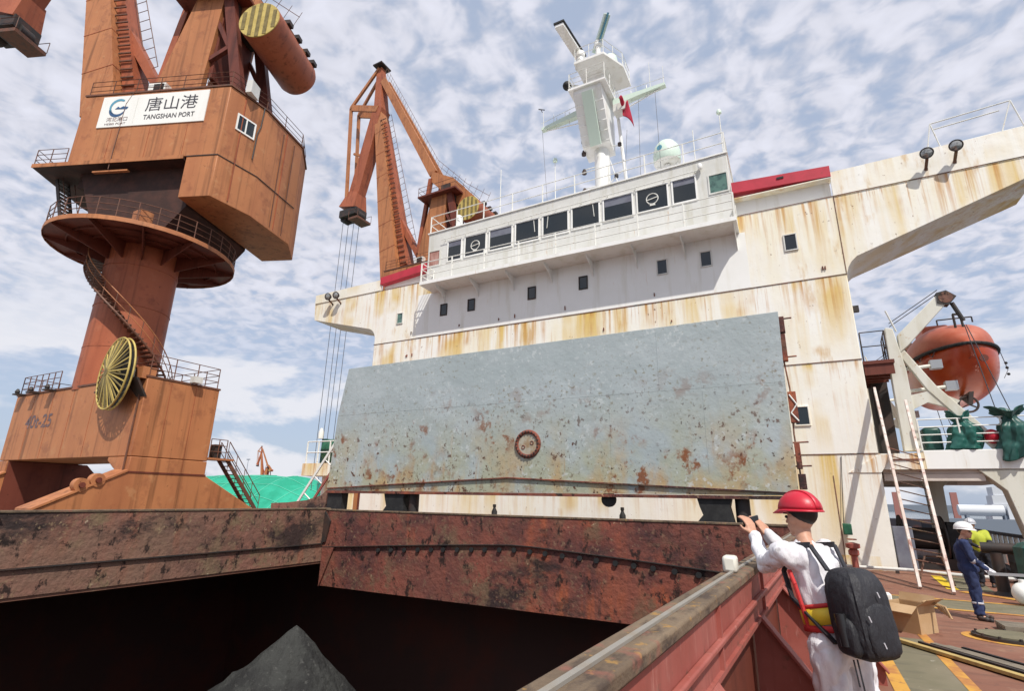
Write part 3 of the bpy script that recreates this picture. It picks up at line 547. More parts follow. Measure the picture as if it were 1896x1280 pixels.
# front gallery with brackets and rail
MB().prism([(-16.25, SY-1.2, 12.62), (-16.25, SY-.0, 12.62), (-16.25, SY-.0, 12.80), (-16.25, SY-1.2, 12.80)], (15.35, 0, 0)).build('gallery_deck', 'white', ss)
MB().box(-16.24, -.92, SY-.03, SY-.002, 12.80, 13.39).build('gallery_apron', 'white', ss)
for x in [-15.4+i*2.05 for i in range(8)]:
    MB().prism([(x, SY, 12.62), (x, SY-1.05, 12.62), (x, SY-.95, 12.50), (x, SY-.35, 12.25), (x, SY, 11.85)], (.03, 0, 0)).build('gallery_bracket', 'white', ss)
railing(ss, [(-16.2, SY-.1, 12.80), (-16.2, SY-1.15, 12.80), (-.95, SY-1.15, 12.80), (-.95, SY-.1, 12.80)], 'railwhite', 1.08, 3, 1.9, .024, rp=.04)
# roof rail
railing(ss, [(-16.7, 26.8, 16.3), (-16.7, SY+.05, 16.3), (-1.1, SY+.05, 16.57), (-1.1, 26.8, 16.57)], 'railwhite', 1.05, 2, 1.75, .024, rp=.035)
MB().box(-15.1, -14.8, SY+.1, SY+.5, 16.3, 17.15).build('covered_lamp', 'white', ss, bevel=.12)
# portholes and small windows
def small_window(x, z, w, h, g='glass', fr='greywall'):
    m = MB(); t = .05
    for bx in ((x-w/2-t, x+w/2+t, z-h/2-t, z-h/2), (x-w/2-t, x+w/2+t, z+h/2, z+h/2+t), (x-w/2-t, x-w/2, z-h/2, z+h/2), (x+w/2, x+w/2+t, z-h/2, z+h/2)): m.box(bx[0], bx[1], SY-.05, SY+.02, bx[2], bx[3])
    o = m.build('window', fr, ss, bevel=.01); MB().box(x-w/2, x+w/2, SY-.018, SY+.01, z-h/2, z+h/2).build('pane', g, o)
for x, z in ((-15.45, 11.53), (-13.74, 11.53), (-10.3, 11.59), (-7.67, 11.65)): small_window(x, z, .34, .56, 'glass', 'dark')
for x, z in ((-4.07, 11.73), (-2.27, 11.74), (.87, 11.80)): small_window(x, z, .38, .62)
small_window(-18.37, 11.47, .34, .55, 'glassg'); small_window(.44, 5.03, .42, .62, 'glass', 'wall')
# plate seams and little rusty fittings
for z, x0, x1 in ((10.16, -20.12, 2.53), (6.92, -20.12, 2.53), (3.67, -20.12, 2.53), (13.40, -25.2, -16.8), (13.40, -.9, 8.35)):
    MB().box(x0, x1, SY-.022, SY-.001, z-.014, z+.014).build('plate_seam', 'coam_side', ss)
MB().box(2.50, 2.53, SY-.012, SY+.0, 10.2, 13.4).build('plate_seam', 'coam_side', ss)
MB().box(1.12, 1.15, SY-.012, SY, .0, 2.95).build('plate_seam', 'coam_side', ss)
for i in range(26):
    x = random.uniform(-19, 2.3); z = random.choice((10.45, 10.45, 7.2, 8.4, 9.2, 5.9, 4.6)); 
    MB().box(x-.02, x+.02, SY-.05, SY-.001, z, z+random.uniform(.06, .2)).build('welded_lug', 'coam', ss)
MB().box(2.53, 2.72, SY+.15, SY+.3, 8.72, 8.95).build('wall_lamp', 'dark', ss)
# support knee at the lower right corner
MB().prism([(1.6, SY-.03, 3.05), (2.52, SY-.03, 3.05), (2.9, SY-.03, 3.62), (2.52, SY-.03, 3.62)], (0, .03, 0)).build('knee_plate', 'wall', ss)
MB().tube((1.2, SY-.10, 1.2), (1.45, SY-.03, 3.6), .012, n=5).build('cable', 'dark', ss)
o = MB().box(1.16, 1.40, SY-.62, SY-.4, 1.08, 1.42).build('valve_box', 'green', None, bevel=.02)
tag(o, 'small green metal box on the wall behind the red helmet', 'box'); 
MB().tube((1.28, SY-.5, 1.2), (1.28, SY+.0, 1.2), .03, n=6).build('bracket', 'dark', o)
p = thing('fire_hydrant', 'rusty red hydrant valve standing below the small green box', 'hydrant', (1.35, 20.8, 0))
MB().lathe([(.09, 0), (.09, .45), (.15, .5), (.15, .62), (.1, .66), (.2, .7), (.2, .82), (.05, .86), (0, .86)], (1.35, 20.8, 0), 14).build('body', 'coam_red', p)
MB().ring((1.35, 20.8, .95), .12, .02, (0, 0, 1), 18, 6).build('handwheel', 'orange2', p)

# ---------------------------------------------------------------- floodlights
def flood(x, y, z, label, s=1.0, side=1):
    t = thing('floodlight', label, 'floodlight', (x, y, z), 'round floodlights on the bridge wings')
    ax = Vector((-.15*side, -1, -.25)).normalized(); c = Vector((x, y, z))
    h = MB().lathe([(.0, .30*s), (.10*s, .28*s), (.22*s, .10*s), (.25*s, 0), (.25*s, -.04*s)], c, 20, -ax).build('housing', 'dark', t)
    MB().lathe([(.225*s, .0), (.18*s, .03*s), (0, .045*s)], c+ax*(.03*s), 20, ax).build('lens', 'lampglass', t)
    MB().ring(c+ax*.03*s, .235*s, .028*s, ax, 22, 6).build('rim', 'dark', t)
    m = MB(); m.bar(c+Vector((0, .1, -.2*s)), c+Vector((0, .45, -.42*s)), .09, .05); m.bar(c+Vector((0, .45, -.42*s)), c+Vector((0, .53, -.55*s)), .1, .06); m.build('arm', 'coam_side', t)
flood(5.45, 20.95, 14.08, 'round floodlight under the left end of the wing-top frame', .8)
flood(6.28, 20.95, 14.12, 'round floodlight outboard on the right bridge wing, nearer the picture edge', .8)
flood(-23.7, 20.95, 13.50, 'small round floodlight at the tip of the far left bridge wing', .85, -1)
flood(-23.05, 20.95, 13.48, 'small round floodlight on the far left wing, second from its tip', .85, -1)
fr = thing('awning_frame', 'white tube awning frame on top of the right bridge wing', 'frame', (7, 21.7, 14.6))
A, B = (5.9, 21.6, 15.62), (8.2, 21.6, 15.78)
for n, pts in (('top_rail', [A, B]), ('inner_rail', [(6.0, 21.75, 15.45), (7.9, 21.75, 15.58)]), ('post', [A, (5.66, 21.6, 14.54)]), ('post', [A, (6.05, 21.6, 14.54)]), ('post', [B, (7.75, 21.6, 14.56)]), ('post', [B, (8.38, 21.6, 14.56)]), ('bottom_rail', [(6.05, 21.62, 14.60), (8.38, 21.62, 14.66)])):
    MB().path(pts, .022, 6).build(n, 'railwhite', fr)

# ---------------------------------------------------------------- radar mast
rm = thing('radar_mast', 'white radar mast with two scanners, platforms and yards above the wheelhouse', 'mast', (-7.6, 25, 16.5))
MB().lathe([(.5, 0), (.42, .3), (.42, 4.4), (.36, 6.2)], (-7.45, 24.3, 16.4), 20).build('column', 'white', rm)
MB().prism([(-8.35, 24.7, 20.4), (-8.35, 24.7, 23.3), (-8.35, 22.35, 23.45), (-8.35, 22.35, 23.2), (-8.35, 23.7, 20.7)], (1.55, 0, 0)).build('platform_bracket', 'white', rm, smooth=False)
MB().prism([(-7.85, 23.62, 20.6), (-7.85, 22.4, 23.1), (-7.85, 22.25, 23.1), (-7.85, 23.5, 20.5)], (.6, 0, 0)).build('bracket_web', 'radome', rm)
for i in range(5):
    t = i/5; MB().bar((-8.37, 23.66-1.25*t, 20.8+2.3*t), (-6.78, 23.66-1.25*t, 20.8+2.3*t), .04, .08).build('bracket_rib', 'white', rm)
MB().box(-8.6, -6.5, 22.2, 25.2, 23.45, 23.56).build('lower_platform', 'white', rm)
railing(rm, [(-8.55, 25.1, 23.56), (-8.55, 22.25, 23.56), (-6.55, 22.25, 23.56), (-6.55, 25.1, 23.56)], 'railwhite', 1.0, 3, .9, .018, rp=.025)
MB().box(-8.0, -7.0, 23.6, 24.8, 23.56, 25.4).build('upper_trunk', 'white', rm, bevel=.05)
MB().prism([(-8.3, 22.4, 25.3), (-6.6, 22.4, 25.3), (-5.9, 23.8, 25.3), (-5.9, 25.4, 25.3), (-8.3, 25.4, 25.3)], (0, 0, .14)).build('upper_platform', 'white', rm)
railing(rm, [(-8.25, 22.45, 25.44), (-6.62, 22.45, 25.44), (-5.95, 23.85, 25.44), (-5.95, 25.3, 25.44)], 'railwhite', .9, 2, .9, .018, rp=.022)
MB().lathe([(.40, 0), (.44, .2), (.44, .8), (.38, 1.12), (.22, 1.3), (0, 1.36)], (-6.75, 24.2, 25.5), 24).build('radome', 'radome', rm)
MB().lathe([(.3, 0), (.2, .25), (.2, .7), (.28, .75), (.28, 1.0), (0, 1.02)], (-8.1, 22.9, 25.4), 16).build('scanner_pedestal', 'white', rm)
s1 = MB().hexa([(-8.85, 21.0, 26.75), (-8.35, 21.0, 26.75), (-7.95, 23.4, 26.35), (-8.45, 23.4, 26.35), (-8.85, 21.0, 26.95), (-8.35, 21.0, 26.95), (-7.95, 23.4, 26.55), (-8.45, 23.4, 26.55)]).build('radar_scanner', 'white', rm, bevel=.02)
MB().hexa([(-8.9, 20.95, 26.96), (-8.3, 20.95, 26.96), (-7.9, 23.4, 26.56), (-8.4, 23.4, 26.56), (-8.9, 20.95, 27.08), (-8.3, 20.95, 27.08), (-7.9, 23.4, 26.68), (-8.4, 23.4, 26.68)]).build('scanner_face', 'black', s1)
MB().lathe([(.22, 0), (.16, .3), (.16, 1.4), (.24, 1.45), (.24, 1.7), (0, 1.72)], (-7.15, 23.3, 25.4), 14).build('scanner_pedestal', 'white', rm)
s2 = MB().bar((-7.45, 23.6, 26.75), (-6.35, 22.6, 28.1), .34, .26).build('radar_scanner', 'radome', rm, bevel=.03)
MB().bar((-7.32, 23.42, 26.68), (-6.25, 22.45, 28.0), .05, .2).build('scanner_face', 'inkteal', s2)
MB().ball((-8.95, 23.0, 24.6), .26, 14, 8).build('fog_horn', 'black', rm)
MB().tube((-8.95, 23.0, 24.6), (-8.5, 23.6, 24.9), .06).build('horn_bracket', 'white', rm)
for s, x0, x1, z0, z1 in ((-1, -8.3, -10.95, 23.35, 23.0), (1, -6.6, -3.75, 23.2, 23.35)):
    y = MB().bar((x0, 24.0, z0), (x1, 24.0, z1), .34, .42, .3, .14).build('yard', 'radome', rm)
    MB().path([(x0, 24.0, z0-.7), ((x0+x1)/2, 24, (z0+z1)/2-.4), (x1-s*.3, 24.0, z1-.12)], .035, 6).build('yard_brace', 'white', y)
    for k in (.35, .65): 
        x = x0+(x1-x0)*k; MB().tube((x, 24, z0+(z1-z0)*k-.4+.1*k), (x, 24, z0+(z1-z0)*k+.45), .025, n=6).build('yard_post', 'white', y)
    MB().path([(x0, 23.82, z0+.5), (x1, 23.82, z1+.35)], .015, 5).build('yard_rail', 'railwhite', y)
    for k, h in ((.97, 1.3), (.72, 1.9 if s > 0 else .8), (.45, .6)):
        x = x0+(x1-x0)*k; MB().tube((x, 24, z0+(z1-z0)*k), (x, 24, z0+(z1-z0)*k+h), .022, .012, n=5).build('whip_antenna', 'railwhite', y)
m = MB(); x = -10.95; m.tube((x, 24, 24.3), (x-.1, 24, 24.55), .02); m.bar((x-.25, 24, 24.62), (x+.15, 24, 24.42), .03, .05); m.build('wind_vane', 'black', rm)
MB().box(-6.5, -5.75, 23.5, 24.1, 22.3, 22.75).build('lamp_box', 'greywall', rm)
MB().tube((-6.05, 24.3, 16.5), (-6.45, 24.3, 22.4), .09, n=10).build('stay_pole', 'white', rm)
for z in (18.2, 19.4, 20.6, 21.4):
    m = MB().tube((-7.5, 24, z+.12), (-8.35, 24, z+.12), .03, n=6).build('lamp_arm', 'railwhite', rm)
    MB().lathe([(0, -.16), (.13, -.13), (.13, .02), (.08, .06), (.08, .14), (0, .16)], (-8.4, 24, z), 12).build('signal_lamp', 'dark', m)
for a, b in (((-6.9, 23.9, 19.6), (-6.3, 23.9, 17.2)), ((-7.1, 24.0, 18.2), (-6.2, 24.0, 18.9)), ((-6.9, 24, 20.6), (-6.3, 24, 20.4))): MB().tube(a, b, .025, n=5).build('lamp_arm', 'railwhite', rm)
for x, z in ((-6.6, 18.6), (-6.35, 20.5), (-6.3, 17.9)): MB().lathe([(0, -.14), (.11, -.1), (.11, .05), (0, .12)], (x, 23.95, z), 10).build('signal_lamp', 'dark', rm)
# halyards
for x0, z0, x1 in ((-10.9, 22.9, -9.9), (-4.3, 23.0, -4.0), (-5.2, 22.9, -5.0), (-5.9, 21.2, -5.8)):
    MB().tube((x0, 23.9, z0), (x1, 22.4, 16.6), .010, n=4).build('halyard', 'rope', rm)
fl = MB().grid(lambda u, v: (-6.15+.55*u*(1-.3*v)+.10*math.sin(6*u+2*v)+.25*v*u, 23.4-.22*math.sin(7*u+3*v), 22.95-.45*u-(.35+1.25*u)*v+.06*math.sin(9*u)), 14, 10).build('ship_flag', 'flag', None, solid=.01)
tag(fl, 'small red flag drooping beside the radar mast platform', 'flag')
# roof equipment
d = thing('satellite_dome', 'large pale green white satellite dome on the wheelhouse roof', 'satellite dome', (-4.0, 24, 16.6))
MB().lathe([(.62, 0), (.68, .12), (.68, .55), (.60, .9), (.42, 1.16), (.2, 1.28), (0, 1.31)], (-3.95, 24, 18.55), 28).build('dome', 'radome', d)
MB().lathe([(.0, 0), (.35, -.10), (.60, -.02), (.66, .0)], (-3.95, 24, 18.54), 28).build('dome_base', 'green' if 0 else 'greywall', d)
MB().lathe([(.16, 0), (.13, 1.9)], (-3.95, 24, 16.55), 12).build('pedestal', 'white', d)
for s in (-1, 1): MB().tube((-3.95, 24, 17.4), (-3.95+s*.5, 24, 18.5), .03, n=6).build('strut', 'white', d)
MB().lathe([(.14, 0), (.14, .01), (0, .012)], (-4.18, 23.36, 19.15), 18, (-.3, -1, 0)).build('maker_mark', 'inkteal', d)
def aerial(x, y, z0, h, label, ball=.0):
    t = thing('antenna_pole', label, 'antenna', (x, y, z0), 'antenna poles on the wheelhouse roof')
    MB().tube((x, y, z0), (x, y, z0+h), .035, .02, n=7).build('pole', 'railwhite', t)
    if ball:
        MB().lathe([(0, 0), (ball, .03), (ball*1.05, .14), (ball*.7, .24), (0, .28)], (x, y, z0+h), 12).build('head', 'radome', t)
aerial(-10.1, 23.9, 16.4, 4.1, 'thin white pole topped by a small dome, left of the radar mast', .13)
aerial(-1.3, 23.9, 16.6, 3.9, 'white pole with round head at the right end of the wheelhouse roof', .12)
aerial(-2.6, 23.9, 16.6, 3.4, 'slim white whip antenna between the satellite dome and the roof end')
aerial(-13.4, 23.5, 16.35, 4.4, 'tall thin whip antenna on the left part of the wheelhouse roof')
# ---------------------------------------------------------------- portal cranes on the quay
QZ = -2.2
def crane(cx, cy, ang, label, J, detail=True, sign=False, S=1.0, ropes=None):
    t = thing('portal_crane', label, 'crane', (cx, cy, QZ), 'orange portal cranes along the quay')
    P = Matrix.Translation((cx, cy, QZ)) @ Matrix.Scale(S, 4) @ Matrix.Translation((0, 0, -QZ))
    U = P @ Matrix.Rotation(R(ang), 4, 'Z')
    b = lambda name, mb, m, par=None, **k: mb.build(name, m, par or t, **k)
    # --- portal
    hw, hd, zt, zs = 7.0, 1.9, 7.5, 2.92
    if detail:
        for s in (-1, 1):
            x1 = s*hw; x0 = s*(hw-1.05)
            b('leg', MB(P).prism([(x0, -hd, zs), (x1, -hd, zs), (x1, -hd, zt), (s*.6, -hd, zt), (s*.6, -hd, 3.62), (s*(hw-1.0), -hd, 3.62), (s*(hw-1.02), -hd, 3.4)], (0, 2*hd, 0)) if 0 else MB(P).prism([(x0, -hd, zs), (x1, -hd, zs), (x1, -hd, 3.62), (x0-s*(.95 if s > 0 else .06), -hd, 3.62), (x0-s*(.95 if s > 0 else .03), -hd, 3.45)], (0, 2*hd, 0)), 'orange', bevel=.03)
            # sill with flared ends along the rail
            b('sill_beam', MB(P).prism([(x1, -hd-.0, zs-.02), (x1, hd, zs-.02), (x1, hd+3.3, 1.15), (x1, hd+3.3, -1.0), (x1, -hd-3.3, -1.0), (x1, -hd-3.3, 1.15)], (-s*1.2, 0, 0)), 'orange', bevel=.03)
            cap = MB(P)
            cap.hexa([(x1+s*.06, -hd-3.35, 1.17), (x1-s*1.3, -hd-3.35, 1.17), (x1-s*1.3, -hd, zs), (x1+s*.06, -hd, zs), (x1+s*.06, -hd-3.35, 1.27), (x1-s*1.3, -hd-3.35, 1.27), (x1-s*1.3, -hd, zs+.1), (x1+s*.06, -hd, zs+.1)])
            b('sill_cap', cap, 'orange')
            b('joint_band', MB(P).box(min(x1+s*.03, x0), max(x1+s*.03, x0), -hd-.03, hd+.03, zs-.05, zs+.02), 'darkred')
            for k, (yy, zz) in enumerate(((-hd-1.75, 2.25), (-hd-1.15, 2.48))):
                lug = b('lug', MB(P).lathe([(.30, 0), (.30, .35), (0, .35)], (x1-s*.3, yy, zz), 16, (s, 0, 0)), 'orange')
                MB(P).lathe([(.12, 0), (.12, .1), (0, .1)], (x1+s*.05, yy, zz), 10, (s, 0, 0)).build('pin', 'darkred', lug)
            for yy in (-hd-2.4, hd+2.4): b('bogie', MB(P).box(min(x1-s*.1, x1-s*1.1), max(x1-s*.1, x1-s*1.1), yy-1.1, yy+1.1, QZ+.02, -.98), 'dark')
        b('portal_box', MB(P).prism([(-hw, -hd, 3.64), (hw, -hd, 3.64), (hw, -hd, zt), (-hw, -hd, zt)], (0, 2*hd, 0)), 'orange', bevel=.04)
        b('leg_inner_shade', MB(P).prism([(-hw+1.21, -hd+.02, 3.60), (-hw+1.21, hd+.2, 3.60), (-hw+1.21, hd+.9, 2.9), (-hw+1.21, hd+3.2, 1.2), (-hw+1.21, hd+3.2, -1), (-hw+1.21, -hd+.02, -1)], (.05, 0, 0)), 'darkred')  # dark plate over the left leg's inner face, painting in its shade
        for x in (-4.6, -2.3, 0.0, 2.3): b('weld_seam', MB(P).box(x, x+.02, -hd-.012, -hd, 3.7, 7.4), 'orange2')
        for y in (-.7, .6): b('weld_seam', MB(P).box(hw, hw+.012, y, y+.02, 3.0, 7.4), 'orange2')
        b('edge_band', MB(P).box(-hw-.03, hw+.03, -hd-.04, hd+.04, zt, zt+.10), 'railrust')
        railing(t, [(-hw+.1, -hd+.1, zt+.1), (-2.3, -hd+.1, zt+.1)], 'railrust', 1.1, 3, .75, .022, tf=P)
        railing(t, [(-hw+.1, hd-.1, zt+.1), (-hw+.1, -hd+.1, zt+.1)], 'railrust', 1.1, 3, .9, .022, tf=P)
        railing(t, [(2.6, -hd+.1, zt+.1), (hw-.1, -hd+.1, zt+.1), (hw-.1, hd-.1, zt+.1), (2.2, hd-.1, zt+.1)], 'railrust', 1.1, 3, 1.3, .022, tf=P)
        b('vertical_pipe', MB(P).tube((hw-.35, -hd-.04, 7.3), (hw-.35, -hd-.04, 3.0), .05, n=6), 'railrust')
        b('floodlight', MB(P).box(hw-.05, hw+.35, .2, .65, zt+.12, zt+.45), 'greywall')
        for x, k in ((-6.3, .3), (-4.6, .4), (-2.6, .35)):
            b('cable_bracket', MB(P).box(x-.05, x+.5, -hd-.5, -hd, zt-.02, zt+.06), 'dark'); b('lamp', MB(P).lathe([(.09, 0), (.14, .12), (.05, .3), (0, .3)], (x, -hd-.3, zt+.08), 8), 'dark')
        # faded number on the portal
        if sign:
            text(t, 'crane_number', '40t-25', 'inkfaded', (cx-4.9, cy-hd-.012, 5.42), (1, 0, -.0), (0, 0, 1), .78, 3.1, .02)
        # cable reel
        rx, rz, ry = 5.15, 7.72, -hd-.70
        P0 = P; P = P0 @ Matrix.Translation((rx, ry, rz)) @ Matrix.Rotation(R(-7), 4, 'Z') @ Matrix.Translation((-rx, -ry, -rz))
        reel = b('cable_reel', MB(P).ring((rx, ry, rz), 1.83, .045, (0, 1, 0), 48, 6).ring((rx, ry+.22, rz), 1.83, .045, (0, 1, 0), 48, 6), 'yellow_old')
        for i in range(36):
            a = 2*math.pi*i/36; w = .17 if i % 3 == 0 and abs(math.sin(a)) > .5 else .06
            m = 'yellow_old' if i % 2 == 0 else 'olive_old'
            e = Vector((rx+1.82*math.cos(a), ry+.0, rz+1.82*math.sin(a))); c0 = Vector((rx+.16*math.cos(a), ry-.28, rz+.16*math.sin(a)))
            MB(P).bar(c0, e, w, .05, w*.9, .04, up=(0, 1, 0)).build('spoke', m, reel)
            if i % 2 == 0: MB(P).bar((rx+.16*math.cos(a), ry+.5, rz+.16*math.sin(a)), e+Vector((0, .22, 0)), .08, .04, up=(0, 1, 0)).build('spoke', 'olive_old', reel)
        MB(P).lathe([(0, .24), (1.70, .24), (1.70, .27), (0, .27)], (rx, ry, rz), 36, (0, 1, 0)).build('cable_disc', 'black', reel)
        MB(P).lathe([(.2, -.32), (.2, .7)], (rx, ry, rz), 14, (0, 1, 0)).build('hub', 'olive_old', reel)
        P = P0
        b('reel_drive', MB(P).box(rx+1.0, rx+1.75, ry+.45, ry+1.1, rz-.3, rz+.3), 'orange'); b('reel_gearbox', MB(P).box(rx+.7, rx+1.1, ry+.40, ry+.8, rz-.25, rz+.2), 'greywall'); b('reel_bracket', MB(P).prism([(rx+.9, ry+.1, rz-.35), (rx+2.0, ry+.1, rz-.35), (rx+1.9, -hd, rz-1.2), (rx+1.2, -hd, rz-1.2)], (0, .12, 0)), 'dark')
        b('reel_walkway', MB(P).box(rx-1.9, rx-1.1, ry+.2, -hd, rz-.85, rz-.78), 'dark')
        # access stair from the sill, platform
        pl = b('landing', MB(P).box(hw-.9, hw+.05, hd, hd+1.5, 3.75, 3.85), 'orange')
        railing(t, [(hw+.0, hd+.05, 3.85), (hw+.0, hd+1.0, 3.85)], 'railrust', 1.0, 3, .5, .022, tf=P)
        b('control_box', MB(P).box(hw-.6, hw-.2, hd+.45, hd+.85, 3.85, 4.6), 'dark')
        A0, A1 = Vector((hw-.1, hd+1.2, 3.8)), Vector((hw-.1, hd+3.6, .95))
        for dx in (0, -.75):
            st = b('stair_stringer', MB(P).bar(A0+Vector((dx, 0, 0)), A1+Vector((dx, 0, 0)), .05, .2), 'railrust')
            MB(P).path([A0+Vector((dx, 0, 1.0)), A1+Vector((dx, 0, 1.0))], .025).path([A0+Vector((dx, 0, .5)), A1+Vector((dx, 0, .5))], .02).build('handrail', 'railrust', st)
            for k in range(5): q = A0.lerp(A1, k/4)+Vector((dx, 0, 0)); MB(P).tube(q, q+Vector((0, 0, 1.0)), .02, n=5).build('post', 'railrust', st)
        for k in range(13):
            q = A0.lerp(A1, (k+.5)/13); b('step', MB(P).box(q.x-.75, q.x, q.y-.1, q.y+.1, q.z-.02, q.z+.02), 'railrust')
    # --- column and slewing ring
    b('column', MB(P).lathe([(1.96, 7.4 if detail else QZ), (1.92, 16.5)], (0, 0, 0), 40), 'orange2'); b('slew_pintle', MB(P).lathe([(1.7, 16.5), (1.7, 21.4)], (0, 0, 0), 32), 'underside_shade')  # upper column split off and darkened to carry the shade under the house
    if detail:
        for z in (9.9, 12.5, 15.0): b('weld_ring', MB(P).lathe([(1.93, z), (1.965, z), (1.965, z+.05), (1.93, z+.05)], (0, 0, 0), 40, caps=False), 'orange2')
        for i in range(40):
            z = 7.75+i*.222; a = R(50-22.1*(z-7.6)); 
            c, s = math.cos(a), math.sin(a); tx, ty = -s, c
            b('spiral_step', MB(P).hexa([(1.94*c+.16*tx, 1.94*s+.16*ty, z), (2.75*c+.2*tx, 2.75*s+.2*ty, z), (2.75*c-.2*tx, 2.75*s-.2*ty, z), (1.94*c-.16*tx, 1.94*s-.16*ty, z), (1.94*c+.16*tx, 1.94*s+.16*ty, z+.05), (2.75*c+.2*tx, 2.75*s+.2*ty, z+.05), (2.75*c-.2*tx, 2.75*s-.2*ty, z+.05), (1.94*c-.16*tx, 1.94*s-.16*ty, z+.05)]), 'railrust')
        hel = lambda r, dz: [(r*math.cos(R(50-22.1*(z-7.6))), r*math.sin(R(50-22.1*(z-7.6))), z+dz) for z in [7.6+i*.35 for i in range(26)]]
        b('spiral_handrail', MB(P).path(hel(2.78, 1.05), .03).path(hel(2.78, .55), .022), 'orange'); b('spiral_stringer', MB(P).path(hel(2.78, 0), .06), 'railrust')
        for k, p in enumerate(hel(2.78, 0)[::2]): b('spiral_post', MB(P).tube(p, Vector(p)+Vector((0, 0, 1.05)), .022, n=5), 'railrust')
        rd = 5.0; n = 40; ringz = 16.35
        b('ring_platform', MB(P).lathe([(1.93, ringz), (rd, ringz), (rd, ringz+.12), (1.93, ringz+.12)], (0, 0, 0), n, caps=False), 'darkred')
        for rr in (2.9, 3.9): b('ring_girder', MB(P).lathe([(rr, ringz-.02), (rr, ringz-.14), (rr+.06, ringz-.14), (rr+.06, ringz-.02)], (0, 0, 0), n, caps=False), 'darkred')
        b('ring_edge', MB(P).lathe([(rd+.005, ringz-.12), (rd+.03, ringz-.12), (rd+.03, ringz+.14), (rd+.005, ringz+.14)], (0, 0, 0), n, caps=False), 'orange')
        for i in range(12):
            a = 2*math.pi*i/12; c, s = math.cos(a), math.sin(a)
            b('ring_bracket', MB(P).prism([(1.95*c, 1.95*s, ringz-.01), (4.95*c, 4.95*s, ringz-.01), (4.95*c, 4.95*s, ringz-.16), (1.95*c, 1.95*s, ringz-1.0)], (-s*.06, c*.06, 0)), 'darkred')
        railing(t, [(4.95*math.cos(2*math.pi*i/32), 4.95*math.sin(2*math.pi*i/32), ringz+.14) for i in range(32)], 'railrust', 1.1, 3, 1.9, .024, tf=P, closed=True)
        b('ring_cabinet', MB(P).box(3.2, 4.0, -2.6, -1.9, ringz+.13, ringz+1.0), 'orange')
        # steep stair from ring to house floor
        a0, a1 = Vector((-4.3, -1.2, ringz+.12)), Vector((-6.3, -1.0, 21.4))
        for dv in (-.4, .4): b('stair_stringer', MB(U).bar(a0+Vector((0, dv, 0)), a1+Vector((0, dv, 0)), .06, .22), 'dark')
        for k in range(17): q = a0.lerp(a1, (k+.5)/17); b('step', MB(U).box(q.x-.13, q.x+.13, q.y-.4, q.y+.4, q.z-.02, q.z+.02), 'dark')
        b('stair_handrail', MB(U).path([a0+Vector((.1, -.42, 1.0)), a1+Vector((.1, -.42, 1.0))], .025).path([a0+Vector((.1, .42, 1.0)), a1+Vector((.1, .42, 1.0))], .025), 'railrust')
        # slewing frame under the house, its shade painted in with dark brown
        b('house_floor', MB(U).prism([(-6.7, -2.7, 21.42), (3.55, -2.7, 21.42), (3.55, 5.4, 21.42), (-7.9, 5.4, 21.42), (-7.9, 2.0, 21.42)], (0, 0, .2)), 'underside_shade')
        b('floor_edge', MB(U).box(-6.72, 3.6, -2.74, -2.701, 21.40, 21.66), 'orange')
        for v in (-1.3, 1.3): b('floor_beam', MB(U).box(-4.5, 3.4, v-.2, v+.2, 20.6, 21.4), 'underside_shade')
        b('slew_frame', MB(U).prism([(-4.2, -1.75, 21.415), (3.6, -1.75, 21.415), (3.6, -1.75, 18.7), (2.3, -1.75, 17.1), (-2.3, -1.75, 17.1)], (0, 6.0, 0)), 'underside_shade')
        b('lamp_bar', MB(U).box(-2.6, -.2, -2.5, -2.3, 20.95, 21.05), 'orange')
        railing(t, [(-4.5, -2.65, 21.62), (-6.65, -2.65, 21.62), (-7.85, 2.0, 21.62)], 'railrust', 1.1, 3, 1.1, .022, tf=U)
        # machine house and ballast box
        plan = [(-4.4, -2.6), (5.72, -2.6), (6.75, -.2), (7.15, 3.7), (6.1, 6.2), (-4.4, 6.2)]
        house = b('machine_house', MB(U).prism([(u, v, 21.64) for u, v in plan], (0, 0, 5.0)), 'orange', bevel=.03)
        MB(U).prism([(u*1.012, v*1.02 if v < 0 else v*1.01, 26.65) for u, v in plan], (0, 0, .12)).build('roof_edge', 'railrust', house)
        b('ballast_box', MB(U).prism([(u, v, 18.8) for u, v in [(3.7, -2.59), (5.73, -2.59), (6.76, -.19), (7.16, 3.71), (6.11, 6.19), (3.7, 6.19)]], (0, 0, 2.83)), 'orange', bevel=.03)
        for q0, q1 in (((5.73, -2.62), (6.78, -.2)), ((6.78, -.2), (7.19, 3.7))): MB(U).bar((*q0, 21.63), (*q1, 21.63), .04, .05).build('panel_seam', 'dark', house)
        for u in (-1.9, .75, 3.3): MB(U).box(u, u+.02, -2.615, -2.60, 21.7, 24.1 if sign and u > -2.9 else 26.6).build('panel_seam', 'orange2', house)
        for q, z0, z1 in (((6.15, -1.62), 19, 26.5), ((6.97, 1.95), 19, 26.5)): MB(U).box(q[0]-.03, q[0]+.05, q[1]-.02, q[1]+.02, z0, z1).build('panel_seam', 'orange2', house)
        MB(U).box(3.7, 5.73, -2.625, -2.60, 21.60, 21.66).build('panel_seam', 'dark', house)
        for q, m_ in (((6.93, 1.6), 'panel_seam'), ((7.05, 2.8), 'panel_seam')): MB(U).box(q[0]-.0, q[0]+.06, q[1]-.02, q[1]+.02, 19.0, 26.2).build(m_, 'railrust', house)
        # window on the chamfered corner
        e0, e1 = Vector((5.72, -2.6, 0)), Vector((6.75, -.2, 0)); ed = (e1-e0).normalized(); en = Vector((ed.y, -ed.x, 0))
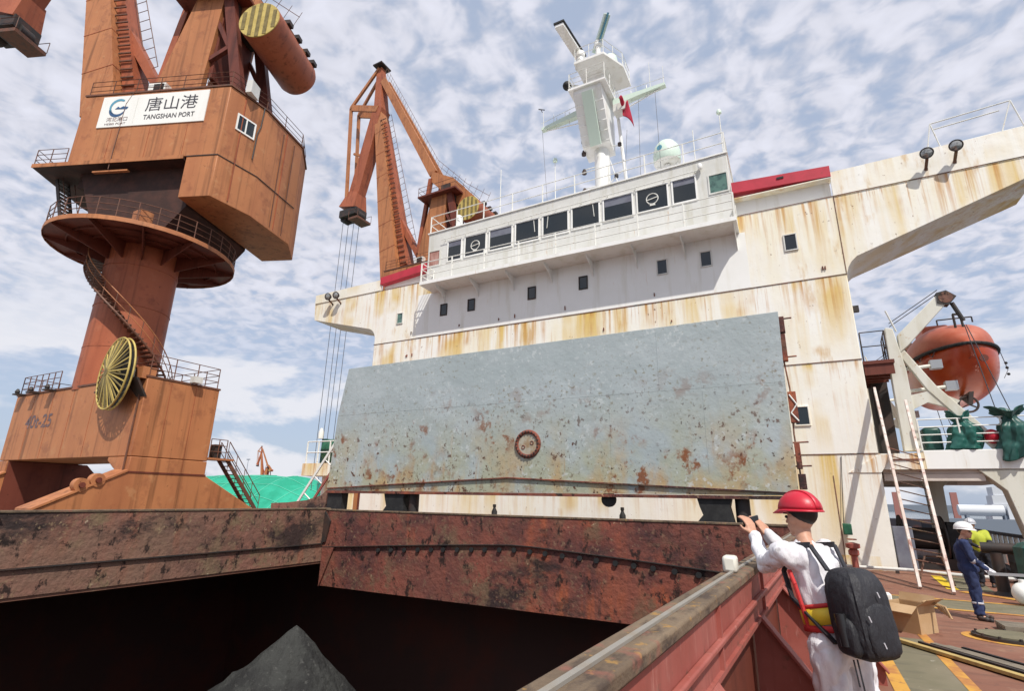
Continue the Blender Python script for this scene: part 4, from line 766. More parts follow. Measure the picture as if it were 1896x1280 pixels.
        def chb(t0, t1, z0, z1, d0, d1):
            p = [e0+ed*t0+en*d0, e0+ed*t1+en*d0, e0+ed*t1+en*d1, e0+ed*t0+en*d1]; return [(q.x, q.y, z0) for q in p]+[(q.x, q.y, z1) for q in p]
        wn = MB(U)
        for a_, b_, c_, d_ in ((.72, 2.0, 23.95, 24.05), (.72, 2.0, 25.05, 25.15), (.72, .82, 24.05, 25.05), (1.9, 2.0, 24.05, 25.05), (1.32, 1.40, 24.05, 25.05)): wn.hexa(chb(a_, b_, c_, d_, -.02, .06))
        wn = wn.build('window', 'signwhite', house)
        for a_, b_ in ((.82, 1.32), (1.40, 1.9)): MB(U).hexa(chb(a_, b_, 24.05, 25.05, -.01, .02)).build('pane', 'glass', wn)
        MB(U).path([e0+ed*2.35+en*.05+Vector((0, 0, 26.7)), e0+ed*2.3+en*.05+Vector((0, 0, 25.2)), e0+ed*2.15+en*.05+Vector((0, 0, 24.6)), e0+ed*2.1+en*.06+Vector((0, 0, 22.6))], .04, 6).build('drain_pipe', 'dark', house)
        MB(U).path([(-.9, -2.64, 26.8), (-1.3, -2.66, 25.8), (-1.35, -2.66, 22.2), (-1.35, -2.66, 21.0)], .025, 5).build('conduit', 'railrust', house)
        railing(t, [(-4.3, -2.5, 26.77), (5.65, -2.5, 26.77), (6.65, -.2, 26.77), (7.05, 3.7, 26.77), (6.0, 6.1, 26.77)], 'railrust', 1.1, 3, 1.6, .022, tf=U)
        ac = b('air_conditioner', MB(U).box(-.3, .9, -2.4, -1.9, 26.78, 27.55), 'signwhite'); MB(U).box(.1, .8, -2.43, -2.405, 26.88, 27.45).build('fan_grille', 'dark', ac)
        b('air_conditioner', MB(U).box(6.2, 6.6, -1.9, -1.1, 26.78, 27.7), 'greywall')
        if sign:
            sg = b('port_sign', MB(U).box(-3.0, 4.36, -2.66, -2.603, 24.12, 26.45), 'signwhite')
            ex = (U.to_3x3() @ Vector((1, 0, 0))); o_ = lambda u, z: U @ Vector((u, -2.672, z)); ez = (0, 0, 1)
            text(t, 'sign_characters', '唐山港', 'ink', o_(.15, 25.12), ex, ez, 1.05, 3.55); text(t, 'sign_lettering', 'TANGSHAN PORT', 'ink', o_(.15, 24.50), ex, ez, .36, 3.5, .012)
            text(t, 'sign_characters', '河北港口', 'inkfaded', o_(-2.4, 24.52), ex, ez, .32, 1.45); text(t, 'sign_lettering', 'HEBEI PORT', 'inkfaded', o_(-2.45, 24.26), ex, ez, .15, 1.45)
            MB(U).box(-.52, -.50, -2.672, -2.661, 24.3, 26.2).build('sign_divider', 'greywall', sg)
            lc = (-1.75, 25.55)
            def arcstrip(r0, r1, a0, a1, m, n=18, nm='logo_arc'):
                g = MB(U); g.grid(lambda u, v: (lc[0]+(r0+(r1-r0)*v*math.sin(math.pi*min(1, .25+.75*u)) if 1 else 0)*math.cos(R(a0+(a1-a0)*u)), -2.672, lc[1]+(r0+(r1-r0)*v*math.sin(math.pi*min(1, .25+.75*u)))*math.sin(R(a0+(a1-a0)*u))), n, 1); g.build(nm, m, sg, smooth=False)
            arcstrip(.52, .70, 60, 250, 'inkteal'); arcstrip(.50, .72, 190, 350, 'inkblue')
            MB(U).add([(lc[0]-.25, -2.672, lc[1]-.1), (lc[0]-.05, -2.672, lc[1]+.1), (lc[0]+.1, -2.672, lc[1]-.02), (lc[0]+.3, -2.672, lc[1]+.1), (lc[0]+.68, -2.672, lc[1]+.02), (lc[0]+.6, -2.672, lc[1]-.14)], [(0, 5, 4, 3, 2, 1)]).build('logo_wave', 'inkblue', sg, smooth=False)
    else:
        b('machine_house', MB(U).box(-4.4, 7, -2.6, 4.5, 21, 26.6), 'farred' if S > 1 or not detail else 'orange'); b('portal_box', MB(P).box(-7, 7, -1.9, 1.9, 3.5, 7.5), 'orange')
        for s in (-1, 1): b('leg', MB(P).box(s*6.4-.6, s*6.4+.6, -1.9, 1.9, QZ, 3.5), 'orange')
    # --- tower, lever, boom, beak (local u = back, v = across)
    A, Kn, Jt, E, T0 = J['A'], J['K'], J['J'], J['E'], J['T']
    o1, o2 = ('orange', 'orange2')
    for v in (-1.9, 1.5):
        b('tower_leg', MB(U).prism([(-.6, v, 26.7), (2.9, v, 26.7), (3.3, v, 35.0), (1.2, v, 35.0)], (0, .4, 0)), o1)
        b('tower_rear_leg', MB(U).bar((5.6, v+.2, 26.7), (3.6, v+.2, 35.0), .5, .7), 'darkred')
        b('tower_strut', MB(U).bar((2.6, v+.2, 29.5), (4.7, v+.2, 31.0), .3, .3), 'darkred'); b('tower_strut', MB(U).bar((2.9, v+.2, 33.3), (4.9, v+.2, 29.6), .3, .3), 'darkred')
        b('front_strut', MB(U).bar((-1.0, v*.6+.2, 28.9), (.1, v*.6+.2, 38.4), .4, .45), o2)
    b('tower_cross_wall', MB(U).box(3.0, 3.3, -1.6, 1.6, 28.5, 34.9), 'darkred')
    b('hoist_machinery', MB(U).box(1.6, 4.0, -1.4, 1.4, 33.6, 34.95), 'dark')
    b('tower_platform', MB(U).box(-.3, 4.9, -2.6, 2.6, 35.0, 35.2), 'darkred')
    if detail: railing(t, [(-.25, 2.5, 35.2), (-.25, -2.55, 35.2), (4.85, -2.55, 35.2), (4.85, 2.5, 35.2)], 'railrust', 1.1, 2, 1.6, .025, tf=U)
    b('lever_pivot', MB(U).box(1.9, 3.1, -1.2, 1.2, 35.2, 36.9), 'dark')
    for v in (-1.0, .6): b('lever_beam', MB(U).prism([(.0, v, 38.2), (.3, v, 39.4), (1.6, v, 38.6), (3.4, v, 37.6), (8.0, v, 32.6), (7.6, v, 30.9), (6.3, v, 31.6), (2.6, v, 35.6)], (0, .4, 0)), o1)
    cw = b('counterweight', MB(U).lathe([(1.42, -2.5), (1.42, 2.4), (1.3, 2.7), (1.0, 2.85), (0, 2.9)], (6.7, 0, 31.9), 36, (0, 1, 0)), o2)
    MB(U).lathe([(0, -2.56), (1.40, -2.56), (1.40, -2.5)], (6.7, 0, 31.9), 36, (0, 1, 0)).build('end_disc', 'yellow_old', cw)
    for i in range(5):
        x = -1.05+i*.525; h = math.sqrt(1.38**2-(abs(x)+.13)**2)
        MB(U).box(6.7+x-.13, 6.7+x+.13, -2.585, -2.562, 31.9-h, 31.9+h).build('stripe', 'olive_old', cw)
    if detail:
        for v in (-1.2, 0, 1.2, 2.2): MB(U).box(7.7, 8.1, v-.25, v+.25, 32.7, 33.0).build('weight_plate', 'dark', cw)
    # boom: box tapering to the head, rack and ladder on its back
    Bb, Bt = Vector((-4.75, 0, 26.7)), Vector(Jt); d = (Bt-Bb).normalized(); n_ = Vector((d.z, 0, -d.x))
    def boomsec(p, wu, wv): return [p-n_*wu/2+Vector((0, -wv/2, 0)), p+n_*wu/2+Vector((0, -wv/2, 0)), p+n_*wu/2+Vector((0, wv/2, 0)), p-n_*wu/2+Vector((0, wv/2, 0))]
    b('boom', MB(U).hexa(boomsec(Bb-d*.2, 2.5, 3.0)+boomsec(Bt, 1.15, 1.5)), o1)
    if detail:
        for k in range(1, 7): b('boom_weld', MB(U).hexa(boomsec(Bb.lerp(Bt, k/7), 2.53-1.35*k/7, 3.03-1.5*k/7)+boomsec(Bb.lerp(Bt, k/7+.002), 2.53-1.35*k/7, 3.03-1.5*k/7)), 'orange2')
    rk = b('boom_rack', MB(U).hexa(boomsec(Bb+n_*1.75+d*1.0, .9, 1.6)+boomsec(Bt+n_*.75-d*2, .35, .9)), 'orange2')
    if detail:
        for k in range(30):
            p = Bb.lerp(Bt, .05+.9*k/30)+n_*(1.75-1.0*(.05+.9*k/30)+.1); MB(U).box(p.x-.5, p.x+.45, -.9, -.82, p.z-.05, p.z+.05).build('rack_rung', 'railrust', rk)
        lad = b('boom_ladder', MB(U).path([Bb+n_*3.4+d*4, Bt+n_*1.7-d], .03).path([Bb+n_*2.5+d*4, Bt+n_*1.1-d], .03), 'railrust')
        for k in range(22):
            q0 = (Bb+n_*3.4+d*4).lerp(Bt+n_*1.7-d, k/21); q1 = (Bb+n_*2.5+d*4).lerp(Bt+n_*1.1-d, k/21); MB(U).tube(q0, q1, .025, n=5).build('hoop', 'railrust', lad)
    b('boom_strut', MB(U).bar(Bb+n_*1.2+d*8.5, (-.35, 0, 27.0), .9, .7, .6, .5), o2)
    # tie beam and its walkway rail
    T0 = Vector(T0); T1 = Vector((.3, 0, 39.2))
    for v in (-.75, .75): b('tie_beam', MB(U).bar(T0+Vector((0, v*.6, 0)), T1+Vector((0, v, 0)), .35, .9, .35, 1.1), o1)
    if detail:
        for k in range(12): q = T0.lerp(T1, (k+.5)/12); b('tie_cross', MB(U).box(q.x-.2, q.x+.2, -.6, .6, q.z-.12, q.z+.12), 'orange2')
        wr = b('tie_handrail', MB(U).path([T0+Vector((.6, -.5, 1.6)), T1+Vector((.6, -.8, 1.7)), (5.2, -.8, 36.4), (8.3, -.8, 33.9)], .025, 5).path([T0+Vector((.5, -.5, 1.0)), T1+Vector((.5, -.8, 1.1)), (5.0, -.8, 35.9)], .02, 5), 'railrust')
        for k in range(26):
            q = T0.lerp(T1, k/25); MB(U).tube(q+Vector((.2, -.6, .4)), q+Vector((.6, -.6, 1.65)), .022, n=4).build('post', 'railrust', wr)
        for k in range(10):
            q = T1.lerp(Vector((7.9, 0, 32.8)), k/9); MB(U).tube(q+Vector((0, -.8, .3)), q+Vector((.55, -.8, 1.5)), .022, n=4).build('post', 'railrust', wr)
    # beak
    A, Kn, Jt, E = Vector(A), Vector(Kn), Vector(Jt), Vector(E)
    b('beak_beam', MB(U).bar(Jt+Vector((0, 0, .6)), E, 1.6, 1.7, 1.9, 1.2, up=(0, 1, 0)), o2); b('beak_head', MB(U).bar(A, Jt, .9, .8, 1.4, 1.6, up=(0, 1, 0)), o2)
    b('beak_foot', MB(U).bar(E+(Jt-E)*.16, E, 1.7, 1.6, 3.0, 2.2, up=(0, 1, 0)), o2)
    for v in (-.75, .75):
        V_ = Vector((0, v, 0))
        b('beak_stay', MB(U).bar(A+V_*.5, Kn+V_, .3, .4), o1); b('beak_stay', MB(U).bar(Kn+V_, E+(Jt-E)*.10+Vector((-.9, v, 0)), .3, .4), o1); b('beak_arm', MB(U).bar(Kn+V_, Jt+V_+Vector((0, 0, .4)), .3, .9), o1)
    q = Kn.lerp(E, .45); b('beak_strut', MB(U).bar(q, Jt.lerp(E, .45), .25, .3), o1)
    sh = b('head_sheaves', MB(U).box(E.x-1.3, E.x+1.6, -1.0, 1.0, E.z-1.3, E.z-.3), 'dark')
    for du in (-1.0, .2, 1.3): MB(U).lathe([(.55, -.5), (.55, .5)], (E.x+du, 0, E.z-1.2), 14, (0, 1, 0)).build('sheave', 'dark', sh)
    MB(U).box(E.x+.7, E.x+2.3, -1.2, 1.2, E.z-2.2, E.z-1.9).build('service_grating', 'railrust', sh)
    if detail:
        for v in (-1.2, 1.2): MB(U).path([(E.x+.7, v, E.z-1.9), (E.x+.7, v, E.z-.9), (E.x+2.3, v, E.z-.9), (E.x+2.3, v, E.z-1.9)], .03, 5).build('grating_rail', 'railrust', sh)
    b('apex_platform', MB(U).box(A.x-.7, A.x+.9, -1, 1, A.z+.2, A.z+.4), 'dark')
    if ropes:
        for k, (du, v) in enumerate(((-1.0, -.45), (-1.0, .45), (1.0, -.45), (1.0, .45))): b('hoist_rope', MB(U).tube((E.x+du, v, E.z-1.3), (E.x+du*.8-.2, v, ropes), .035, n=5), 'rope')
    return t
JB = dict(A=(-11.0, 0, 60.2), K=(-15.3, 0, 54.8), J=(-10.1, 0, 52.2), E=(-13.5, 0, 38.4), T=(-9.9, 0, 57.6))
JA = dict(A=(-12.6, 0, 59.0), K=(-17.2, 0, 53.5), J=(-11.6, 0, 51.0), E=(-16.2, 0, 36.9), T=(-11.3, 0, 56.4))
crane(-34.9, 16.05, 21, 'big orange portal crane with white port sign and yellow cable reel', JA, sign=True)
crane(-34.5, 44.5, -1, 'orange portal crane rising behind the left end of the wheelhouse', JB, ropes=2.5)
# ---------------------------------------------------------------- boat deck, davits, lifeboat
bd = thing('boat_deck', 'white boat deck on heavy web frames beside the superstructure', 'boat deck', (5.2, 24, 0))
MB().box(3.75, 8.0, 21.5, 34, 3.14, 3.74).build('deck_edge', 'white', bd, bevel=.02); MB().box(2.54, 3.74, 21.45, 34, 3.145, 3.66).build('landing_slab', 'wall', bd)
MB().box(2.55, 3.74, 21.42, 21.445, 3.44, 3.48).build('landing_seam', 'coam', bd)
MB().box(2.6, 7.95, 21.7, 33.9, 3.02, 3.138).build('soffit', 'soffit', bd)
for i, y in enumerate((21.55, 25.0, 28.6)):
    fr = [(5.05, 3.12), (8.0, 3.12), (8.0, 2.85), (6.9, 2.6), (6.72, 2.3), (6.72, .0), (6.05, .0), (5.62, 2.50)]
    if i == 0: MB().prism([(x, y, z) for x, z in fr], (0, .5, 0)).build('web_frame', 'davit', bd, bevel=.02)
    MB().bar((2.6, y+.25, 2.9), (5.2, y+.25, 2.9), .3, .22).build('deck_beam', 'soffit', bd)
    if i == 1: MB().prism([(x, y, z) for x, z in [(4.05, 3.12), (5.2, 3.12), (4.75, 2.7), (4.70, 0), (4.25, 0), (4.2, 2.6)]], (0, .25, 0)).build('pillar', 'davit', bd, bevel=.02)
for z in (1.1, 0.55):
    MB().box(6.25, 6.4, 22.0, 40, z-.05, z+.05).build('side_rail', 'hull', bd)
for k in range(26):
    y = 22.3+k*.55; MB().box(6.28, 6.36, y, y+.12, 0.1, 1.1).build('side_bar', 'davit', bd)
railing(bd, [(3.75, 21.56, 3.74), (7.95, 21.56, 3.74)], 'railwhite', 1.0, 4, 1.05, .02, name='railing', rp=.03)
# grating platform to the lifeboat
gp = thing('boarding_platform', 'dark red boarding platform between the superstructure and the lifeboat davit', 'platform', (3.0, 22, 6.8))
MB().box(2.54, 3.45, 21.45, 24.5, 6.72, 6.84).build('platform_deck', 'darkred', gp)
for k in range(6): MB().box(2.56, 3.42, 21.5+k*.5, 21.58+k*.5, 6.35, 6.72).build('platform_beam', 'darkred', gp)
railing(gp, [(2.58, 21.5, 6.84), (3.3, 21.5, 6.84), (3.4, 23.0, 6.84)], 'dark', 1.05, 2, .7, .02)
MB().box(2.9, 3.4, 23.4, 24.4, 3.75, 6.7).build('platform_leg', 'dark', gp)
def davit(y, label):
    t = thing('lifeboat_davit', label, 'davit', (3.6, y, 3.74), 'lifeboat davits')
    a = lambda pts, w, dy=0.: MB().prism([(x, y+dy, z) for x, z in pts], (0, w, 0))
    a([(3.30, 3.75), (3.78, 3.75), (3.78, 6.5), (3.62, 8.0), (3.40, 8.05), (3.33, 6.5)], .30).build('post', 'davit', t, bevel=.02)
    a([(3.70, 7.1), (3.98, 7.35), (5.3, 8.75), (5.05, 9.05), (3.72, 7.75)], .22, .02).build('arm', 'davit', t, bevel=.02)
    a([(3.60, 7.2), (3.84, 7.2), (4.5, 5.9), (6.0, 3.75), (5.62, 3.75), (4.25, 5.75)], .18, .05).build('brace', 'davit', t, bevel=.02)
    a([(3.70, 5.6), (4.4, 5.75), (5.05, 5.35), (4.8, 5.1), (4.2, 5.35), (3.70, 5.1)], .14, .08).build('cradle', 'davit', t)
    h = a([(5.0, 8.72), (5.3, 8.62), (5.55, 8.9), (5.3, 9.15), (5.02, 9.1)], .3, -.02).build('arm_head', 'dark', t)
    MB().lathe([(.2, 0), (.2, .36)], (5.25, y-.03, 8.9), 16, (0, 1, 0)).build('sheave', 'coam_side', h)
    for dz in (.0, .12): MB().tube((3.55, y+.12, 8.1+dz), (5.1, y+.12, 9.12+dz), .015, n=5).build('wire', 'rope', t)
    MB().tube((3.72, y+.1, 7.9), (3.52, y+.1, 8.7), .03, n=6).build('light_pole', 'greywall', t)
    MB().tube((5.42, y+.15, 8.72), (5.62, y+.15, 8.05), .07, n=8).build('hook_strut', 'dark', t)
    for dx in (0, .45): MB().tube((5.62+dx*.1, y+.15, 7.9), (6.0+dx, y+.1, 3.8), .014, n=4).build('lashing_wire', 'rope', t)
    for z, x in ((6.72, 4.65), (5.95, 4.95)):
        r = MB().tube((3.75, y+.3, z-.16), (x, y+.75, z), .06, n=8).build('boat_rest', 'davit', t); MB().box(x-.05, x+.28, y+.65, y+.95, z-.12, z+.18).build('rest_pad', 'steel', r)
    return t
davit(21.75, 'white lifeboat davit nearest the ladder, its arm over the boat'); davit(28.6, 'second white davit half hidden behind the orange lifeboat')
lb = thing('lifeboat', 'orange enclosed lifeboat hanging in its davits beside the boat deck', 'lifeboat', (5.75, 25.6, 5.6))
BX, BY, GZ, LH = 5.72, 25.5, 7.35, 3.25
def sec(v):  # half width, keel z, top z along the length -1..1
    w = 1.27*max(0.0, 1-abs(v)**2.6)**.62; return w, GZ-1.66*max(0, 1-abs(v)**3.4)**.55, GZ+1.22*max(0, 1-abs(v)**2.8)**.6
def hullf(u, v):
    y = v*2-1; w, k, tp = sec(y); a = math.pi*u
    x = -math.cos(a); s = math.sin(a)**.75
    return (BX+w*(abs(x)**.8)*math.copysign(1, x), BY+LH*y, GZ-(GZ-k)*s)
def topf(u, v):
    y = v*2-1; w, k, tp = sec(y); a = math.pi*u
    x = -math.cos(a); return (BX+w*.985*(abs(x)**.75)*math.copysign(1, x), BY+LH*.99*y, GZ+(tp-GZ)*math.sin(a)**.8)
MB().grid(hullf, 24, 40).build('hull', 'boat', lb, solid=.02); MB().grid(topf, 24, 40).build('canopy', 'boattop', lb, solid=.02)
gun = []
for i in range(49):
    a = i/48*2*math.pi; y = -math.cos(a); w = sec(max(-.9999, min(.9999, y)))[0]; gun.append((BX+math.copysign(w+.03, math.sin(a)), BY+LH*1.005*y, GZ))
MB().path(gun+[gun[0]], .06, 8).build('rubbing_strake', 'black', lb)
MB().box(BX-.45, BX+.45, BY+.4, BY+1.9, GZ+1.15, GZ+1.75).build('cockpit', 'boattop', lb, bevel=.12)
MB().path([(BX-.5, BY-2.2, GZ+1.0), (BX-.5, BY-2.2, GZ+1.2), (BX+.5, BY-2.2, GZ+1.2), (BX+.5, BY-2.2, GZ+1.0)], .025).build('grab_rail', 'dark', lb)
MB().path([(BX-.1, BY-2.6, GZ+.6), (BX-.1, BY-2.6, GZ+1.25), (BX+.12, BY-2.5, GZ+1.25), (BX+.12, BY-2.6, GZ+.6)], .04).build('lifting_hook', 'dark', lb)
MB().lathe([(.0, 0), (.12, .04), (.12, .1)], (BX+.3, BY-LH+.12, GZ-.55), 14, (0, -1, 0)).build('drain_port', 'darkred', lb)
pr = MB().ring((BX-.25, BY-2.7, 5.35), .26, .035, (0, 1, 0), 24, 6).build('propeller_guard', 'dark', lb)
for k in range(3): a = R(90+120*k); MB().bar((BX-.25, BY-2.7, 5.35), (BX-.25+.22*math.cos(a), BY-2.7, 5.35+.22*math.sin(a)), .1, .03).build('propeller_blade', 'dark', pr)
MB().prism([(BX-.3, BY-2.9, 5.3), (BX-.2, BY-1.6, 5.75), (BX-.2, BY-2.9, 5.75)], (.12, 0, 0)).build('skeg', 'dark', lb)
MB().path([(BX+1.24, BY-1.5, GZ-.02), (BX+1.30, BY-1.6, GZ-.7), (BX+1.12, BY-1.7, GZ-1.0)], .012, 4).build('lifeline', 'rope', lb)
for z in (.45, .62, .85): MB().ball((BX+1.29, BY-1.6, GZ-z), .05, 8, 6).build('lifeline_float', 'black', lb)
for k, zz in enumerate((.35, .75, 1.15)):
    pts = []
    for i in range(25):
        y = -.97+1.94*i/24; w, kz, tp = sec(y); u = .5+.5*(1-zz/1.9); s_ = min(1, zz/max(.01, GZ-kz)); x_ = (1-s_**(1/.75*1.0))**.5 if s_ < 1 else 0
        pts.append((BX-w*(x_**.8)-.006, BY+LH*y, GZ-min(zz, GZ-kz)))
    if k == 1: MB().path(pts, .012, 5).build('hull_seam', 'darkred', lb)
for i in range(9):
    y = -.8+1.6*i/8; w = sec(y)[0]; y2 = y+.1; w2 = sec(y2)[0]
    MB().path([(BX-w-.05, BY+LH*y, GZ-.02), (BX-(w+w2)/2-.05, BY+LH*(y+y2)/2, GZ-.22), (BX-w2-.05, BY+LH*y2, GZ-.02)], .012, 5).build('grab_line', 'rope', lb)
# tarpaulin wrapped gear on the boat deck rail
def tarp(x, y, z0, h, w, label, m, flare=1.0, hang=0.0):
    def f(u, v):
        a = 2*math.pi*u; k = v
        r = w*(1.0-.15*k)*(1 if k < .62 else (1-.55*math.sin((k-.62)/.2*math.pi/2) if k < .82 else .45+flare*(k-.82)*3.2))
        from mathutils import noise as mn
        r *= 1+.12*math.sin(5*a+3*k)+.08*math.sin(9*a-5*k)+.22*mn.noise(Vector((2.2*math.cos(a), 2.2*math.sin(a), 4.5*k+x)))+.10*mn.noise(Vector((6*math.cos(a), 6*math.sin(a), 9*k)))
        return (x+r*math.cos(a)+.12*math.sin(3*k), y+.7*r*math.sin(a), z0+h*k-(.10*math.sin(3*a) if k > .8 else 0)-hang*max(0, -math.sin(a+.6))*(1-k)**2)
    o = MB().grid(f, 72, 44).build('tarpaulin_bundle', m, None, solid=.012); tag(o, label, 'tarpaulin'); return o
tarp(4.85, 21.75, 3.76, 1.15, .42, 'teal tarpaulin bundle tied over gear beside the white brace', 'tarp2', .7)
tarp(6.0, 21.55, 3.70, 1.25, .40, 'dark green tarpaulin bundle with flared top at the right picture edge', 'tarp', 1.5, .35)
o = MB().box(3.95, 4.45, 22.1, 22.7, 3.75, 4.55).build('covered_winch', 'tarp', None, bevel=.1); tag(o, 'dark green covered winch box behind the white rail', 'winch')
for x, l in ((5.62, 'left'), (6.42, 'right')):
    o = MB().ball((x, 21.75, 4.15), .2, 16, 10, (1, 1, 1.15)).build('float_buoy', 'orange2' if l == 'right' else 'helred', None); tag(o, 'red float buoy peeping out %s of the flared tarpaulin' % l, 'buoy', 'red float buoys')
    o.data.materials[0] = M['helred']
# ---------------------------------------------------------------- ladder
ld = thing('deck_ladder', 'steep pinkish white ladder leaning from the deck to the boat deck', 'ladder', (2.8, 17.2, 0))
a0, a1, b0, b1 = Vector((2.43, 17.6, 0)), Vector((2.72, 21.3, 5.8)), Vector((2.99, 16.95, 0)), Vector((3.50, 21.25, 5.3))
a0, b0 = Vector((2.45, 17.55, .0)), Vector((3.0, 16.9, .0))
for p, q in ((a0, a1), (b0, b1)): MB().bar(p, q, .07, .23).build('side_rail', 'stair', ld, bevel=.006)
for k in range(15):
    t = (k+.6)/15*.66; MB().tube(a0.lerp(a1, t), b0.lerp(b1, t), .018, n=6).build('rung', 'coam_side', ld)
m = MB(); m.path([(2.5, 17.9, .1), (2.75, 18.1, .75), (3.1, 18.1, .75), (3.3, 18.3, .05)], .025, 6)
tag(m.build('pipe_hoop', 'coam_side'), 'bent rusty pipe hoop standing behind the foot of the ladder', 'pipe hoop')
# ---------------------------------------------------------------- people
def remeshed(mb, name, m, parent, voxel, it=6, fold=None):
    o = mb.build('tmp_'+name, m, parent)
    r = o.modifiers.new('r', 'REMESH'); r.mode = 'VOXEL'; r.voxel_size = voxel; r.use_smooth_shade = True
    s = o.modifiers.new('s', 'SMOOTH'); s.factor = .5; s.iterations = it
    dg = bpy.context.evaluated_depsgraph_get(); dg.update(); me = bpy.data.meshes.new_from_object(o.evaluated_get(dg))
    from mathutils import noise as mn
    if fold:
        fa, fs, st_ = fold
        ns = [v.normal.copy() for v in me.vertices]
        for v, nv in zip(me.vertices, ns):
            q = Vector((v.co.x*fs, v.co.y*fs, v.co.z*fs*st_)); k = mn.noise(q)+.5*mn.noise(q*2.1+Vector((3, 1, 7))); v.co += nv*(fa*(abs(k)*1.6-.5))
    me.name = name; n = bpy.data.objects.new(name, me); COL.objects.link(n); n.parent = parent; ORG[n.name] = ORG[parent.name]
    for p in me.polygons: p.use_smooth = True
    if not me.materials: me.materials.append(M[m])
    bpy.data.objects.remove(o); return n
def cap(mb, p, q, r1, r2, n=12):
    p = Vector(p); q = Vector(q); mb.tube(p, q, r1, r2, n=n); mb.ball(p, r1, 12, 8); mb.ball(q, r2, 12, 8)
def hand(mb, w, d, s, nrm, curl, k=1.0):
    d, s, nrm = Vector(d).normalized(), Vector(s).normalized(), Vector(nrm).normalized(); w = Vector(w)
    for i in range(4):
        o = s*((i-1.5)*.020*k); cap(mb, w+o*.7+d*.01, w+o+d*.085*k, .013*k, .0115*k, 8)
        p = w+o+d*.085*k; a = 0
        for j, L in enumerate(((.040, .026, .021), (.045, .030, .023), (.042, .028, .022), (.033, .022, .018))[i]):
            a += curl*(1.0, 1.0, .7)[j]; q = p+(d*math.cos(a)+nrm*math.sin(a))*L*k; cap(mb, p, q, .0095*k, .0085*k, 8); p = q
    p = w+d*.03*k-s*.03*k; q = p+(d*.6-s*.7+nrm*.35).normalized()*.042*k; cap(mb, w+d*.02, p, .014*k, .013*k, 8); cap(mb, p, q, .012*k, .0105*k, 8); cap(mb, q, q+(d*.85-s*.1+nrm*.4).normalized()*.034*k, .0105*k, .009*k, 8)
